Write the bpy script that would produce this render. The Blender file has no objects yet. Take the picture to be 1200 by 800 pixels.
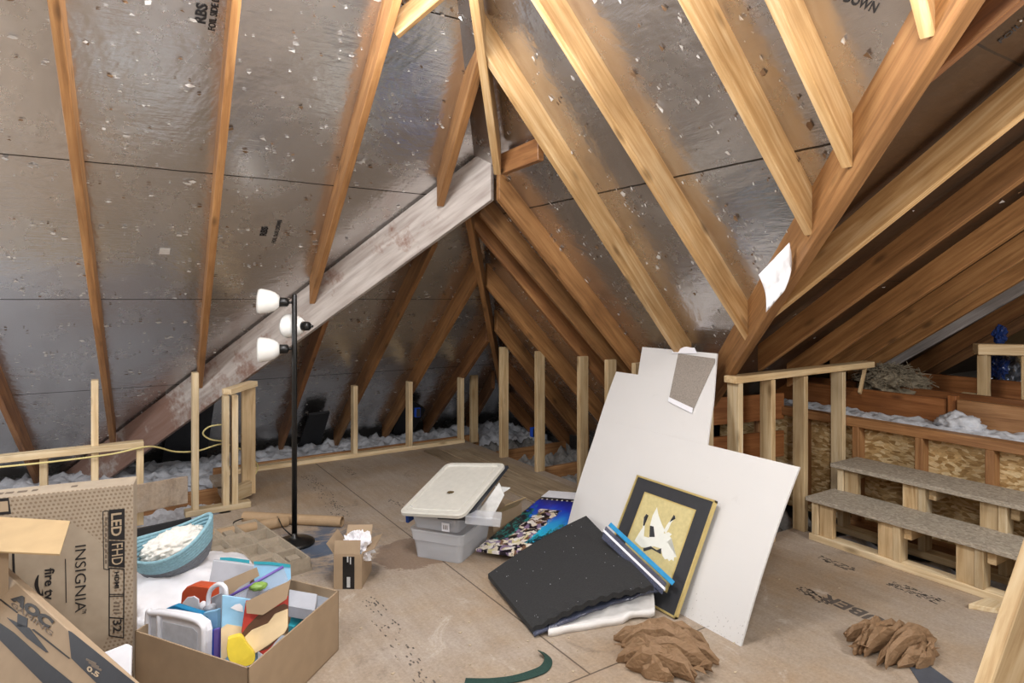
import bpy, bmesh, math, random
from mathutils import Vector, Matrix, noise
random.seed(7)
SC = bpy.context.scene
COL = SC.collection
V = Vector
PI = math.pi

# ------------------------------------------------------------------ camera model
F = 750.0; EYE = V((0, 0, 1.55)); TH = math.radians(32.7)
cT, sT = math.cos(TH), math.sin(TH)
def ray(px, py):
    r = (px-600)/F
    return V((r*cT+sT, -r*sT+cT, (350-py)/F))
def at_z(px, py, z=0.0):
    d = ray(px, py); return EYE + d*((z-EYE.z)/d.z)
def at_u(px, py, u):
    d = ray(px, py); return EYE + d*(u/d.x)
def at_v(px, py, v):
    d = ray(px, py); return EYE + d*(v/d.y)
def at_d(px, py, Z):
    return EYE + ray(px, py)*Z
def on(px, py, pl, dz=0.0):          # a plane z = a + b*u + c*v
    a, b, c = pl; d = ray(px, py)
    return EYE + d*((a+dz-EYE.z)/(d.z-b*d.x-c*d.y))
def on_p(px, py, P, n):
    d = ray(px, py); return EYE + d*((P-EYE).dot(n)/d.dot(n))

# roof planes (rafter undersides); foil lies FD above
FD = 0.20
PA = (.70*7.073, 0, -.70)
PB = (1.03*4.36, -1.03, 0)
PD = (.703*4.18, 0, -.703)
PK = (.70*5.073, 0, .70)
PW = (.703*6.18, 0, .703)
def zf(pl, u, v): return pl[0]+pl[1]*u+pl[2]*v

# ------------------------------------------------------------------ materials
def lin(h):
    h = h.lstrip('#'); o = []
    for i in (0, 2, 4):
        c = int(h[i:i+2], 16)/255
        o.append(c/12.92 if c <= .04045 else ((c+.055)/1.055)**2.4)
    return (*o, 1)
MATS = {}
def nodes(name):
    m = bpy.data.materials.new(name); m.use_nodes = True
    nt = m.node_tree; b = nt.nodes['Principled BSDF']
    return m, nt, b
def N(nt, typ, **kw):
    n = nt.nodes.new(typ)
    for k, v in kw.items():
        if k in n.inputs: n.inputs[k].default_value = v
        else: setattr(n, k, v)
    return n
def ramp(nt, src, stops):
    r = nt.nodes.new('ShaderNodeValToRGB')
    e = r.color_ramp.elements
    while len(e) < len(stops): e.new(.5)
    for i, (p, c) in enumerate(stops):
        e[i].position = p; e[i].color = lin(c) if isinstance(c, str) else c
    nt.links.new(src, r.inputs[0]); return r
def mixc(nt, fac, a, b, mode='MIX'):
    m = nt.nodes.new('ShaderNodeMix'); m.data_type = 'RGBA'; m.blend_type = mode
    for s, k in ((fac, 0), (a, 6), (b, 7)):
        if hasattr(s, 'is_linked') or isinstance(s, bpy.types.NodeSocket): nt.links.new(s, m.inputs[k])
        elif isinstance(s, str): m.inputs[k].default_value = lin(s)
        else: m.inputs[k].default_value = s
    return m.outputs[2]
def mth(nt, op, a, b=None, c=None, clamp=False):
    m = nt.nodes.new('ShaderNodeMath'); m.operation = op; m.use_clamp = clamp
    for i, s in enumerate((a, b, c)):
        if s is None: continue
        if isinstance(s, bpy.types.NodeSocket): nt.links.new(s, m.inputs[i])
        else: m.inputs[i].default_value = s
    return m.outputs[0]
def bump(nt, b, src, st=.3, dist=.01):
    bn = N(nt, 'ShaderNodeBump', Strength=st, Distance=dist)
    nt.links.new(src, bn.inputs['Height']); nt.links.new(bn.outputs[0], b.inputs['Normal']); return bn

def flat(name, c, rough=.6, var=.10, bmp=.12, scale=30, metal=0, spec=None):
    if name in MATS: return MATS[name]
    m, nt, b = nodes(name); L = nt.links
    tc = N(nt, 'ShaderNodeTexCoord')
    nz = N(nt, 'ShaderNodeTexNoise', Scale=scale, Detail=4.0)
    L.new(tc.outputs['Object'], nz.inputs['Vector'])
    base = lin(c)
    lo = tuple(x*(1-var) for x in base[:3])+(1,); hi = tuple(min(1, x*(1+var)) for x in base[:3])+(1,)
    r = ramp(nt, nz.outputs[0], [(.3, lo), (.7, hi)])
    L.new(r.outputs[0], b.inputs['Base Color'])
    b.inputs['Roughness'].default_value = rough; b.inputs['Metallic'].default_value = metal
    if spec is not None: b.inputs['Specular IOR Level'].default_value = spec
    if bmp: bump(nt, b, nz.outputs[0], bmp, .004)
    MATS[name] = m; return m

def wood(name, dark, mid, light, rough=.55, stain=None, sc=1.0):
    if name in MATS: return MATS[name]
    m, nt, b = nodes(name); L = nt.links
    tc = N(nt, 'ShaderNodeTexCoord'); oi = N(nt, 'ShaderNodeObjectInfo')
    off = N(nt, 'ShaderNodeVectorMath', operation='MULTIPLY_ADD')
    cb = N(nt, 'ShaderNodeCombineXYZ'); 
    L.new(oi.outputs['Random'], cb.inputs[0]); L.new(oi.outputs['Random'], cb.inputs[1]); L.new(oi.outputs['Random'], cb.inputs[2])
    L.new(cb.outputs[0], off.inputs[0]); off.inputs[1].default_value = (31, 17, 23); L.new(tc.outputs['Object'], off.inputs[2])
    mp = N(nt, 'ShaderNodeMapping'); mp.inputs['Scale'].default_value = (1.3*sc, 22*sc, 22*sc)
    L.new(off.outputs[0], mp.inputs[0])
    n1 = N(nt, 'ShaderNodeTexNoise', Scale=1.6, Detail=6.0, Roughness=.62, Distortion=.6)
    L.new(mp.outputs[0], n1.inputs['Vector'])
    n2 = N(nt, 'ShaderNodeTexNoise', Scale=2.2, Detail=3.0)
    L.new(off.outputs[0], n2.inputs['Vector'])
    vo = N(nt, 'ShaderNodeTexVoronoi', Scale=1.0)
    mp2 = N(nt, 'ShaderNodeMapping'); mp2.inputs['Scale'].default_value = (2.6, 7, 7)
    L.new(off.outputs[0], mp2.inputs[0]); L.new(mp2.outputs[0], vo.inputs['Vector'])
    r = ramp(nt, n1.outputs[0], [(.28, dark), (.5, mid), (.72, light)])
    r2 = ramp(nt, n2.outputs[0], [(.3, (.72, .70, .68, 1)), (.7, (1.08, 1.08, 1.08, 1))])
    c = mixc(nt, 1.0, r.outputs[0], r2.outputs[0], 'MULTIPLY')
    kn = ramp(nt, vo.outputs['Distance'], [(.05, (1, 1, 1, 1)), (.16, (0, 0, 0, 1))])
    kd = tuple(x*.45 for x in lin(dark)[:3])+(1,)
    c = mixc(nt, mth(nt, 'MULTIPLY', kn.outputs[0], .75), c, kd)
    rv = mth(nt, 'MULTIPLY_ADD', oi.outputs['Random'], .35, .82)
    cm = N(nt, 'ShaderNodeCombineXYZ')
    for i in range(3): L.new(rv, cm.inputs[i])
    c = mixc(nt, 1.0, c, cm.outputs[0], 'MULTIPLY')
    if stain:
        n3 = N(nt, 'ShaderNodeTexNoise', Scale=5.0, Detail=8.0, Roughness=.7)
        L.new(off.outputs[0], n3.inputs['Vector'])
        sr = ramp(nt, n3.outputs[0], [(.54, (0, 0, 0, 1)), (.66, (1, 1, 1, 1))])
        c = mixc(nt, sr.outputs[0], c, stain)
    L.new(c, b.inputs['Base Color']); b.inputs['Roughness'].default_value = rough
    bump(nt, b, n1.outputs[0], .25, .003)
    MATS[name] = m; return m

W_RAFT = wood('rafter_wood', '#75502c', '#9b6e42', '#b48857')
W_RAFTL = wood('rafter_wood_pale', '#a37b4a', '#c49e6c', '#dcc096')
W_RAFTD = wood('rafter_wood_brown', '#694427', '#8c5f39', '#a5784b')
W_RAFTG = wood('rafter_wood_grey', '#77706c', '#98908c', '#b4aca8')
W_STUD = wood('stud_pine', '#bfa176', '#d8c29c', '#e6d6b8')
W_STUD2 = wood('stud_pine_knotty', '#ad8a5c', '#cfb48a', '#e0caa4')
W_OLD = wood('old_plate_wood', '#7c5230', '#a1744a', '#b88c60')
W_BROWN = wood('brown_joist_wood', '#6e3f1e', '#8f5a30', '#a87044')
W_DECK = wood('weathered_deck_wood', '#7c6c56', '#9a8870', '#b4a288')

def beam_mat():
    m, nt, b = nodes('whitewashed_beam'); L = nt.links
    tc = N(nt, 'ShaderNodeTexCoord')
    mp = N(nt, 'ShaderNodeMapping'); mp.inputs['Scale'].default_value = (1, 9, 9); L.new(tc.outputs['Object'], mp.inputs[0])
    n1 = N(nt, 'ShaderNodeTexNoise', Scale=3.0, Detail=6.0); L.new(mp.outputs[0], n1.inputs['Vector'])
    r = ramp(nt, n1.outputs[0], [(.3, '#9c9089'), (.6, '#bcb3ac'), (.8, '#cdc6c0')])
    n2 = N(nt, 'ShaderNodeTexNoise', Scale=2.3, Detail=10.0, Roughness=.75); L.new(tc.outputs['Object'], n2.inputs['Vector'])
    n3 = N(nt, 'ShaderNodeTexNoise', Scale=26.0, Detail=4.0); L.new(tc.outputs['Object'], n3.inputs['Vector'])
    sx = N(nt, 'ShaderNodeSeparateXYZ'); L.new(tc.outputs['Object'], sx.inputs[0])
    low = mth(nt, 'MULTIPLY', mth(nt, 'SUBTRACT', sx.outputs[0], 1.2), .075, clamp=True)
    s = mth(nt, 'ADD', mth(nt, 'ADD', n2.outputs[0], low), mth(nt, 'MULTIPLY', n3.outputs[0], .18))
    sr = ramp(nt, s, [(.66, (0, 0, 0, 1)), (.78, (1, 1, 1, 1))])
    c = mixc(nt, mth(nt, 'MULTIPLY', sr.outputs[0], .75), r.outputs[0], '#7a4e38')
    L.new(c, b.inputs['Base Color']); b.inputs['Roughness'].default_value = .7
    bump(nt, b, n1.outputs[0], .2, .003)
    return m
M_BEAM = beam_mat()

def foil_mat(name, seams_along, seams, tint='#b9b4b0', rough=.24):
    m, nt, b = nodes(name); L = nt.links
    tc = N(nt, 'ShaderNodeTexCoord')
    sx = N(nt, 'ShaderNodeSeparateXYZ'); L.new(tc.outputs['Object'], sx.inputs[0])
    n1 = N(nt, 'ShaderNodeTexNoise', Scale=1.1, Detail=5.0, Roughness=.6, Distortion=.5); L.new(tc.outputs['Object'], n1.inputs['Vector'])
    n2 = N(nt, 'ShaderNodeTexNoise', Scale=46.0, Detail=4.0, Roughness=.6)
    mp = N(nt, 'ShaderNodeMapping'); mp.inputs['Scale'].default_value = (.16, 1, 1) if seams_along == 'u' else (1, .16, 1)
    L.new(tc.outputs['Object'], mp.inputs[0]); L.new(mp.outputs[0], n2.inputs['Vector'])
    h = mth(nt, 'ADD', mth(nt, 'MULTIPLY', n1.outputs[0], 2.0), mth(nt, 'MULTIPLY', n2.outputs[0], .16))
    bump(nt, b, h, .38, .03)
    n3 = N(nt, 'ShaderNodeTexNoise', Scale=3.0, Detail=7.0, Roughness=.7); L.new(tc.outputs['Object'], n3.inputs['Vector'])
    rr = N(nt, 'ShaderNodeMapRange'); rr.inputs[1].default_value = .3; rr.inputs[2].default_value = .7
    rr.inputs[3].default_value = rough-.05; rr.inputs[4].default_value = rough+.08
    L.new(n3.outputs[0], rr.inputs[0]); L.new(rr.outputs[0], b.inputs['Roughness'])
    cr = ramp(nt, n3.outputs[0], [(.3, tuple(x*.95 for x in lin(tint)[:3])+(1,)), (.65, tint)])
    ax = sx.outputs[1] if seams_along == 'u' else sx.outputs[0]
    wob = mth(nt, 'MULTIPLY_ADD', n3.outputs[0], .012, -.006)
    ln = None
    for s in seams:
        d = mth(nt, 'ABSOLUTE', mth(nt, 'ADD', mth(nt, 'SUBTRACT', ax, s), wob))
        k = mth(nt, 'LESS_THAN', d, .0035)
        ln = k if ln is None else mth(nt, 'MAXIMUM', ln, k)
    c = mixc(nt, ln, cr.outputs[0], '#2a211a')
    L.new(c, b.inputs['Base Color'])
    L.new(mth(nt, 'MULTIPLY_ADD', ln, -.95, .95), b.inputs['Metallic'])
    return m
M_FOILA = foil_mat('foil_sheathing_far_slope', 'u', [1.9, 3.02, 4.10, 5.15, 6.2], '#d6d4d3')
M_FOILB = foil_mat('foil_sheathing_right_slope', 'v', [.62, 1.55, 2.45], '#c8c4c2')
M_FOILD = foil_mat('foil_sheathing_wing', 'u', [1.0, 2.1, 3.2], '#7c6a5a', .36)  # brown tint paints in the rafters' reflection and the dark gaps between them

def floor_mat():
    m, nt, b = nodes('plywood_subfloor'); L = nt.links
    tc = N(nt, 'ShaderNodeTexCoord'); sx = N(nt, 'ShaderNodeSeparateXYZ'); L.new(tc.outputs['Object'], sx.inputs[0])
    U, W = sx.outputs[0], sx.outputs[1]
    mp = N(nt, 'ShaderNodeMapping'); mp.inputs['Scale'].default_value = (14, 1.6, 1); L.new(tc.outputs['Object'], mp.inputs[0])
    n1 = N(nt, 'ShaderNodeTexNoise', Scale=2.0, Detail=7.0, Roughness=.65, Distortion=.4); L.new(mp.outputs[0], n1.inputs['Vector'])
    n2 = N(nt, 'ShaderNodeTexNoise', Scale=1.2, Detail=8.0, Roughness=.68); L.new(tc.outputs['Object'], n2.inputs['Vector'])
    n3 = N(nt, 'ShaderNodeTexNoise', Scale=70.0, Detail=3.0, Roughness=.7); L.new(tc.outputs['Object'], n3.inputs['Vector'])
    vo = N(nt, 'ShaderNodeTexVoronoi', Scale=55.0); L.new(tc.outputs['Object'], vo.inputs['Vector'])
    c = ramp(nt, n1.outputs[0], [(.25, '#857666'), (.5, '#9d8e7d'), (.75, '#b2a492')]).outputs[0]
    g = ramp(nt, n2.outputs[0], [(.36, '#a48766'), (.5, '#a59482'), (.66, '#b0a59c')]).outputs[0]
    c = mixc(nt, .55, c, g)
    f = ramp(nt, n3.outputs[0], [(.3, (.80, .79, .78, 1)), (.7, (1.1, 1.1, 1.1, 1))]).outputs[0]
    c = mixc(nt, 1.0, c, f, 'MULTIPLY')
    # dirt and plaster smears
    n4 = N(nt, 'ShaderNodeTexNoise', Scale=3.1, Detail=9.0, Roughness=.75, Distortion=.8); L.new(tc.outputs['Object'], n4.inputs['Vector'])
    dk = ramp(nt, n4.outputs[0], [(.58, (0, 0, 0, 1)), (.72, (1, 1, 1, 1))]).outputs[0]
    c = mixc(nt, mth(nt, 'MULTIPLY', dk, .6), c, '#5a4b3f')
    lt = ramp(nt, n4.outputs[0], [(.30, (1, 1, 1, 1)), (.40, (0, 0, 0, 1))]).outputs[0]
    c = mixc(nt, mth(nt, 'MULTIPLY', lt, .45), c, '#d8cfc6')
    # blue grey paint smear near the lamp and by the stair
    def spot(u, v, ru, rv):
        a = mth(nt, 'DIVIDE', mth(nt, 'SUBTRACT', U, u), ru); bb = mth(nt, 'DIVIDE', mth(nt, 'SUBTRACT', W, v), rv)
        d = mth(nt, 'ADD', mth(nt, 'MULTIPLY', a, a), mth(nt, 'MULTIPLY', bb, bb))
        return mth(nt, 'SUBTRACT', 1.0, d, clamp=True)
    bl = mth(nt, 'MULTIPLY', spot(1.22, 4.0, .38, .6), ramp(nt, n4.outputs[0], [(.44, (0, 0, 0, 1)), (.56, (1, 1, 1, 1))]).outputs[0])
    c = mixc(nt, mth(nt, 'MULTIPLY', bl, 1.2, clamp=True), c, '#4f5a6c')
    wt = spot(1.62, 3.62, .34, .30)
    wt = mth(nt, 'GREATER_THAN', mth(nt, 'ADD', wt, mth(nt, 'MULTIPLY', n4.outputs[0], 1.9)), 1.32)
    c = mixc(nt, mth(nt, 'MULTIPLY', wt, .55), c, '#6b4f3a')
    # sheet joints
    def line(ax, s, oth=None, lo=None, hi=None, w=.004):
        k = mth(nt, 'LESS_THAN', mth(nt, 'ABSOLUTE', mth(nt, 'SUBTRACT', ax, s)), w)
        if oth is not None:
            k = mth(nt, 'MULTIPLY', k, mth(nt, 'MULTIPLY', mth(nt, 'GREATER_THAN', oth, lo), mth(nt, 'LESS_THAN', oth, hi)))
        return k
    ks = [line(U, 1.70, W, 2.05, 7), line(W, 2.05, U, -4, 2.4), line(U, .40, W, 2.05, 7), line(U, 1.05, W, -4, 2.05)]
    k = ks[0]
    for q in ks[1:]: k = mth(nt, 'MAXIMUM', k, q)
    c = mixc(nt, mth(nt, 'MULTIPLY', k, .8), c, '#3a2c20')
    L.new(c, b.inputs['Base Color']); b.inputs['Roughness'].default_value = .72
    bump(nt, b, n3.outputs[0], .2, .004)
    return m
M_FLOOR = floor_mat()

def osb_mat(name, a, b_, c_, sc=14):
    m, nt, b = nodes(name); L = nt.links
    tc = N(nt, 'ShaderNodeTexCoord')
    n = N(nt, 'ShaderNodeTexNoise', Scale=3.0, Detail=2.0); L.new(tc.outputs['Object'], n.inputs['Vector'])
    mp = N(nt, 'ShaderNodeMapping'); mp.inputs['Scale'].default_value = (1, 1, 2.6)
    ad = mixc(nt, .12, tc.outputs['Object'], n.outputs[1], 'ADD'); L.new(ad, mp.inputs[0])
    vo = N(nt, 'ShaderNodeTexVoronoi', Scale=sc); vo.inputs['Randomness'].default_value = 1; L.new(mp.outputs[0], vo.inputs['Vector'])
    sp = N(nt, 'ShaderNodeSeparateColor'); L.new(vo.outputs['Color'], sp.inputs[0])
    r = ramp(nt, sp.outputs[0], [(.05, a), (.5, b_), (.95, c_)])
    n2 = N(nt, 'ShaderNodeTexNoise', Scale=60.0, Detail=3.0); L.new(mp.outputs[0], n2.inputs['Vector'])
    f = ramp(nt, n2.outputs[0], [(.3, (.8, .8, .8, 1)), (.7, (1.1, 1.1, 1.1, 1))]).outputs[0]
    L.new(mixc(nt, 1.0, r.outputs[0], f, 'MULTIPLY'), b.inputs['Base Color'])
    b.inputs['Roughness'].default_value = .7
    bump(nt, b, vo.outputs['Distance'], .3, .004)
    return m
M_OSB = osb_mat('osb_sheet', '#9c7846', '#c8a672', '#e0c89c', 26)
M_TREAD = osb_mat('tread_board', '#958b7c', '#a59a8a', '#b4aa9a', 70)

def plastic_clear(name, c, alpha, rough=.25):
    m, nt, b = nodes(name); L = nt.links
    b.inputs['Base Color'].default_value = lin(c); b.inputs['Roughness'].default_value = rough
    nz = N(nt, 'ShaderNodeTexNoise', Scale=18.0); bump(nt, b, nz.outputs[0], .12, .003)
    tr = N(nt, 'ShaderNodeBsdfTransparent'); tr.inputs[0].default_value = (.93, .94, .96, 1)
    mx = nt.nodes.new('ShaderNodeMixShader'); mx.inputs[0].default_value = alpha
    L.new(b.outputs[0], mx.inputs[1]); L.new(tr.outputs[0], mx.inputs[2])
    L.new(mx.outputs[0], nt.nodes['Material Output'].inputs['Surface'])
    MATS[name] = m; return m
M_BIN = plastic_clear('frosted_bin_plastic', '#f2f3f6', .70, .28)
M_BAGCLEAR = plastic_clear('clear_bag_plastic', '#d6dae6', .72, .16)
M_LID = flat('white_lid_plastic', '#c6c3ba', .4, .05, .05)
M_BLUEP = flat('blue_handle_plastic', '#1d3f86', .35)
M_NAVY = flat('navy_sheet', '#2a2e36', .5)
M_CARD = flat('cardboard', '#9e886e', .8, .07, .1, 14)
M_CARDI = flat('cardboard_inside', '#b59a72', .8, .06, .08, 14)
M_CARDTV = flat('cardboard_tv', '#b09c82', .8, .04, .05, 20)
M_INK = flat('black_print', '#201e1f', .6, .1, 0)
M_INKG = flat('grey_print', '#6b5d50', .7, .1, 0)
M_STAMP = flat('floor_stamp_ink', '#574f49', .8, .2, 0)
M_WHITE = flat('white_board_face', '#d2d0ce', .55, .02, .03, 8)
M_WPL = flat('white_plastic', '#e8e8ee', .3, .03, .05)
def board_mat():
    m, nt, b = nodes('white_board_face_dirty'); L = nt.links
    tc = N(nt, 'ShaderNodeTexCoord'); sx = N(nt, 'ShaderNodeSeparateXYZ'); L.new(tc.outputs['Object'], sx.inputs[0])
    n1 = N(nt, 'ShaderNodeTexNoise', Scale=90.0, Detail=3.0); L.new(tc.outputs['Object'], n1.inputs['Vector'])
    n2 = N(nt, 'ShaderNodeTexNoise', Scale=7.0, Detail=6.0, Roughness=.7); L.new(tc.outputs['Object'], n2.inputs['Vector'])
    low = mth(nt, 'SUBTRACT', 1.0, mth(nt, 'DIVIDE', sx.outputs[2], .16), clamp=True)
    sp = mth(nt, 'MULTIPLY', mth(nt, 'GREATER_THAN', mth(nt, 'ADD', n1.outputs[0], mth(nt, 'MULTIPLY', low, .10)), .735), mth(nt, 'GREATER_THAN', n2.outputs[0], .45))
    sm = ramp(nt, n2.outputs[0], [(.66, (0, 0, 0, 1)), (.80, (1, 1, 1, 1))]).outputs[0]
    c = mixc(nt, mth(nt, 'MULTIPLY', sm, .22), '#d2d0ce', '#9a948c')
    c = mixc(nt, mth(nt, 'MULTIPLY', mth(nt, 'MULTIPLY', sp, .5), mth(nt, 'GREATER_THAN', low, .02)), c, '#6a635c')
    L.new(c, b.inputs['Base Color']); b.inputs['Roughness'].default_value = .65
    return m
M_WBOARD = board_mat()
M_SHADE = flat('white_glass_shade', '#efeeea', .22, .02, 0)
M_BLK = flat('black_metal', '#131313', .35, .1, .03)
M_FOAM = flat('charcoal_foam', '#2a2a2b', .92, .22, .5, 130)
M_CLOTH = flat('white_cloth', '#e2dfdc', .85, .05, .3, 22)
M_BAG = flat('white_bag', '#e6e4e8', .45, .05, .35, 14)
M_FILL = flat('white_filling', '#e4e0d8', .9, .08, .6, 60)
M_TEAL = flat('pale_teal_rope', '#86adba', .85, .14, .5, 90)
M_GREYR = flat('grey_rope', '#6f737a', .9, .16, .5, 90)
M_INSUL = flat('blown_insulation', '#c2c4ca', .95, .14, .8, 40)
M_INSULD = flat('dusty_insulation', '#8d8b88', .95, .2, .8, 40)
M_PULP = flat('moulded_pulp', '#988b79', .92, .08, .3, 60)
M_TUBE = flat('brown_paper_tube', '#a58a6a', .75, .06, .1)
M_GOLD = flat('gold_moulding', '#cdb878', .35, .06, .02, 30, .35)
M_MATB = flat('dark_mat_board', '#2e2f33', .6, .08, .05)
M_CREAM = flat('cream_print', '#cbbd87', .65, .08, .03, 50)
M_CRANE = flat('white_feather', '#e6e7de', .6, .03, 0)
M_GRAYP = flat('grey_speckled_sheet', '#8e857c', .8, .2, .2, 120)
M_GREEN = flat('dark_green_webbing', '#1c3a33', .8, .15, .3, 120)
M_BLUEZ = flat('blue_zip_strip', '#2c8fc4', .3, .1, .1)
M_YEL = flat('yellow_cable', '#cfc184', .5, .05, 0)
M_BLUEB = flat('blue_electrical_plastic', '#1c4fc0', .4)
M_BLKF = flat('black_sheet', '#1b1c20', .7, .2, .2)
M_ORANGE = flat('orange_red_toy', '#c4502c', .35, .05, .04)
M_TURQ = flat('turquoise_card', '#2b98a8', .45, .05, .02)
M_BLUEK = flat('blue_book', '#1f7fae', .4, .05, .02)
M_SKY = flat('pale_blue_print', '#8fbfe0', .4, .12, 0, 12)
M_PURP = flat('purple_print', '#6c58a8', .4, .05, 0)
M_GREYB = flat('pale_grey_carton', '#b4b6be', .5, .04, .02)
M_YTOY = flat('yellow_plush', '#e3c93c', .7, .06, .2)
M_PEACH = flat('peach_print', '#e6cda4', .5, .04, 0)
M_HAIR = flat('brown_print', '#5e3f2b', .5, .08, 0)
M_RED = flat('red_print', '#b8392f', .5, .06, 0)
M_GRN = flat('green_wrapper', '#7fa04c', .4, .2, .1)
M_FLAKE = flat('torn_foil', '#d9d6d2', .35, .1, 0, 50, .5)
M_FLAKEB = flat('torn_foil_brown', '#6d5238', .7, .2, 0)
M_PLASTW = flat('white_plastic_sheet', '#e4e3e6', .4, .06, .25, 30)
M_STRAW = flat('dry_fibre', '#8a7f6c', .85, .25, 0)
M_SILVER = flat('crumpled_foil_bag', '#9aa0ac', .28, .1, .5, 40, .9)

def kraft_mat():
    m, nt, b = nodes('crumpled_kraft_paper'); L = nt.links
    tc = N(nt, 'ShaderNodeTexCoord')
    mp = N(nt, 'ShaderNodeMapping'); mp.inputs['Scale'].default_value = (1, 2.2, 2); L.new(tc.outputs['Object'], mp.inputs[0])
    vo = N(nt, 'ShaderNodeTexVoronoi', Scale=22.0, feature='DISTANCE_TO_EDGE'); L.new(mp.outputs[0], vo.inputs['Vector'])
    b.inputs['Base Color'].default_value = lin('#86694c'); b.inputs['Roughness'].default_value = .7
    bump(nt, b, vo.outputs['Distance'], .35, .015)
    return m
M_KRAFT = kraft_mat()

def tvdots_mat():
    m, nt, b = nodes('dotted_carton_print'); L = nt.links
    tc = N(nt, 'ShaderNodeTexCoord'); sx = N(nt, 'ShaderNodeSeparateXYZ'); L.new(tc.outputs['Object'], sx.inputs[0])
    X, Z = sx.outputs[0], sx.outputs[2]
    p = .0155
    a = mth(nt, 'DIVIDE', mth(nt, 'ADD', X, mth(nt, 'MULTIPLY', Z, .18)), p); c = mth(nt, 'DIVIDE', Z, p)
    row = mth(nt, 'FLOOR', c); a = mth(nt, 'ADD', a, mth(nt, 'MULTIPLY', mth(nt, 'MODULO', row, 2.0), .5))
    fa = mth(nt, 'SUBTRACT', mth(nt, 'FRACT', a), .5); fc = mth(nt, 'SUBTRACT', mth(nt, 'FRACT', c), .5)
    d = mth(nt, 'SQRT', mth(nt, 'ADD', mth(nt, 'MULTIPLY', fa, fa), mth(nt, 'MULTIPLY', fc, fc)))
    dot = mth(nt, 'LESS_THAN', d, .30)
    # dots only outside a large rounded panel
    ex = mth(nt, 'DIVIDE', mth(nt, 'SUBTRACT', X, .22), .33); ez = mth(nt, 'DIVIDE', mth(nt, 'SUBTRACT', Z, .36), .34)
    e = mth(nt, 'ADD', mth(nt, 'POWER', mth(nt, 'ABSOLUTE', ex), 2.6), mth(nt, 'POWER', mth(nt, 'ABSOLUTE', ez), 2.6))
    dot = mth(nt, 'MULTIPLY', dot, mth(nt, 'GREATER_THAN', e, 1.0))
    dot = mth(nt, 'MULTIPLY', dot, mth(nt, 'LESS_THAN', sx.outputs[1], .003))
    nz = N(nt, 'ShaderNodeTexNoise', Scale=18.0, Detail=3.0); L.new(tc.outputs['Object'], nz.inputs['Vector'])
    r = ramp(nt, nz.outputs[0], [(.3, '#a0917e'), (.7, '#ab9c88')])
    L.new(mixc(nt, dot, r.outputs[0], '#887560'), b.inputs['Base Color']); b.inputs['Roughness'].default_value = .75
    return m
M_TVDOT = tvdots_mat()

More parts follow.
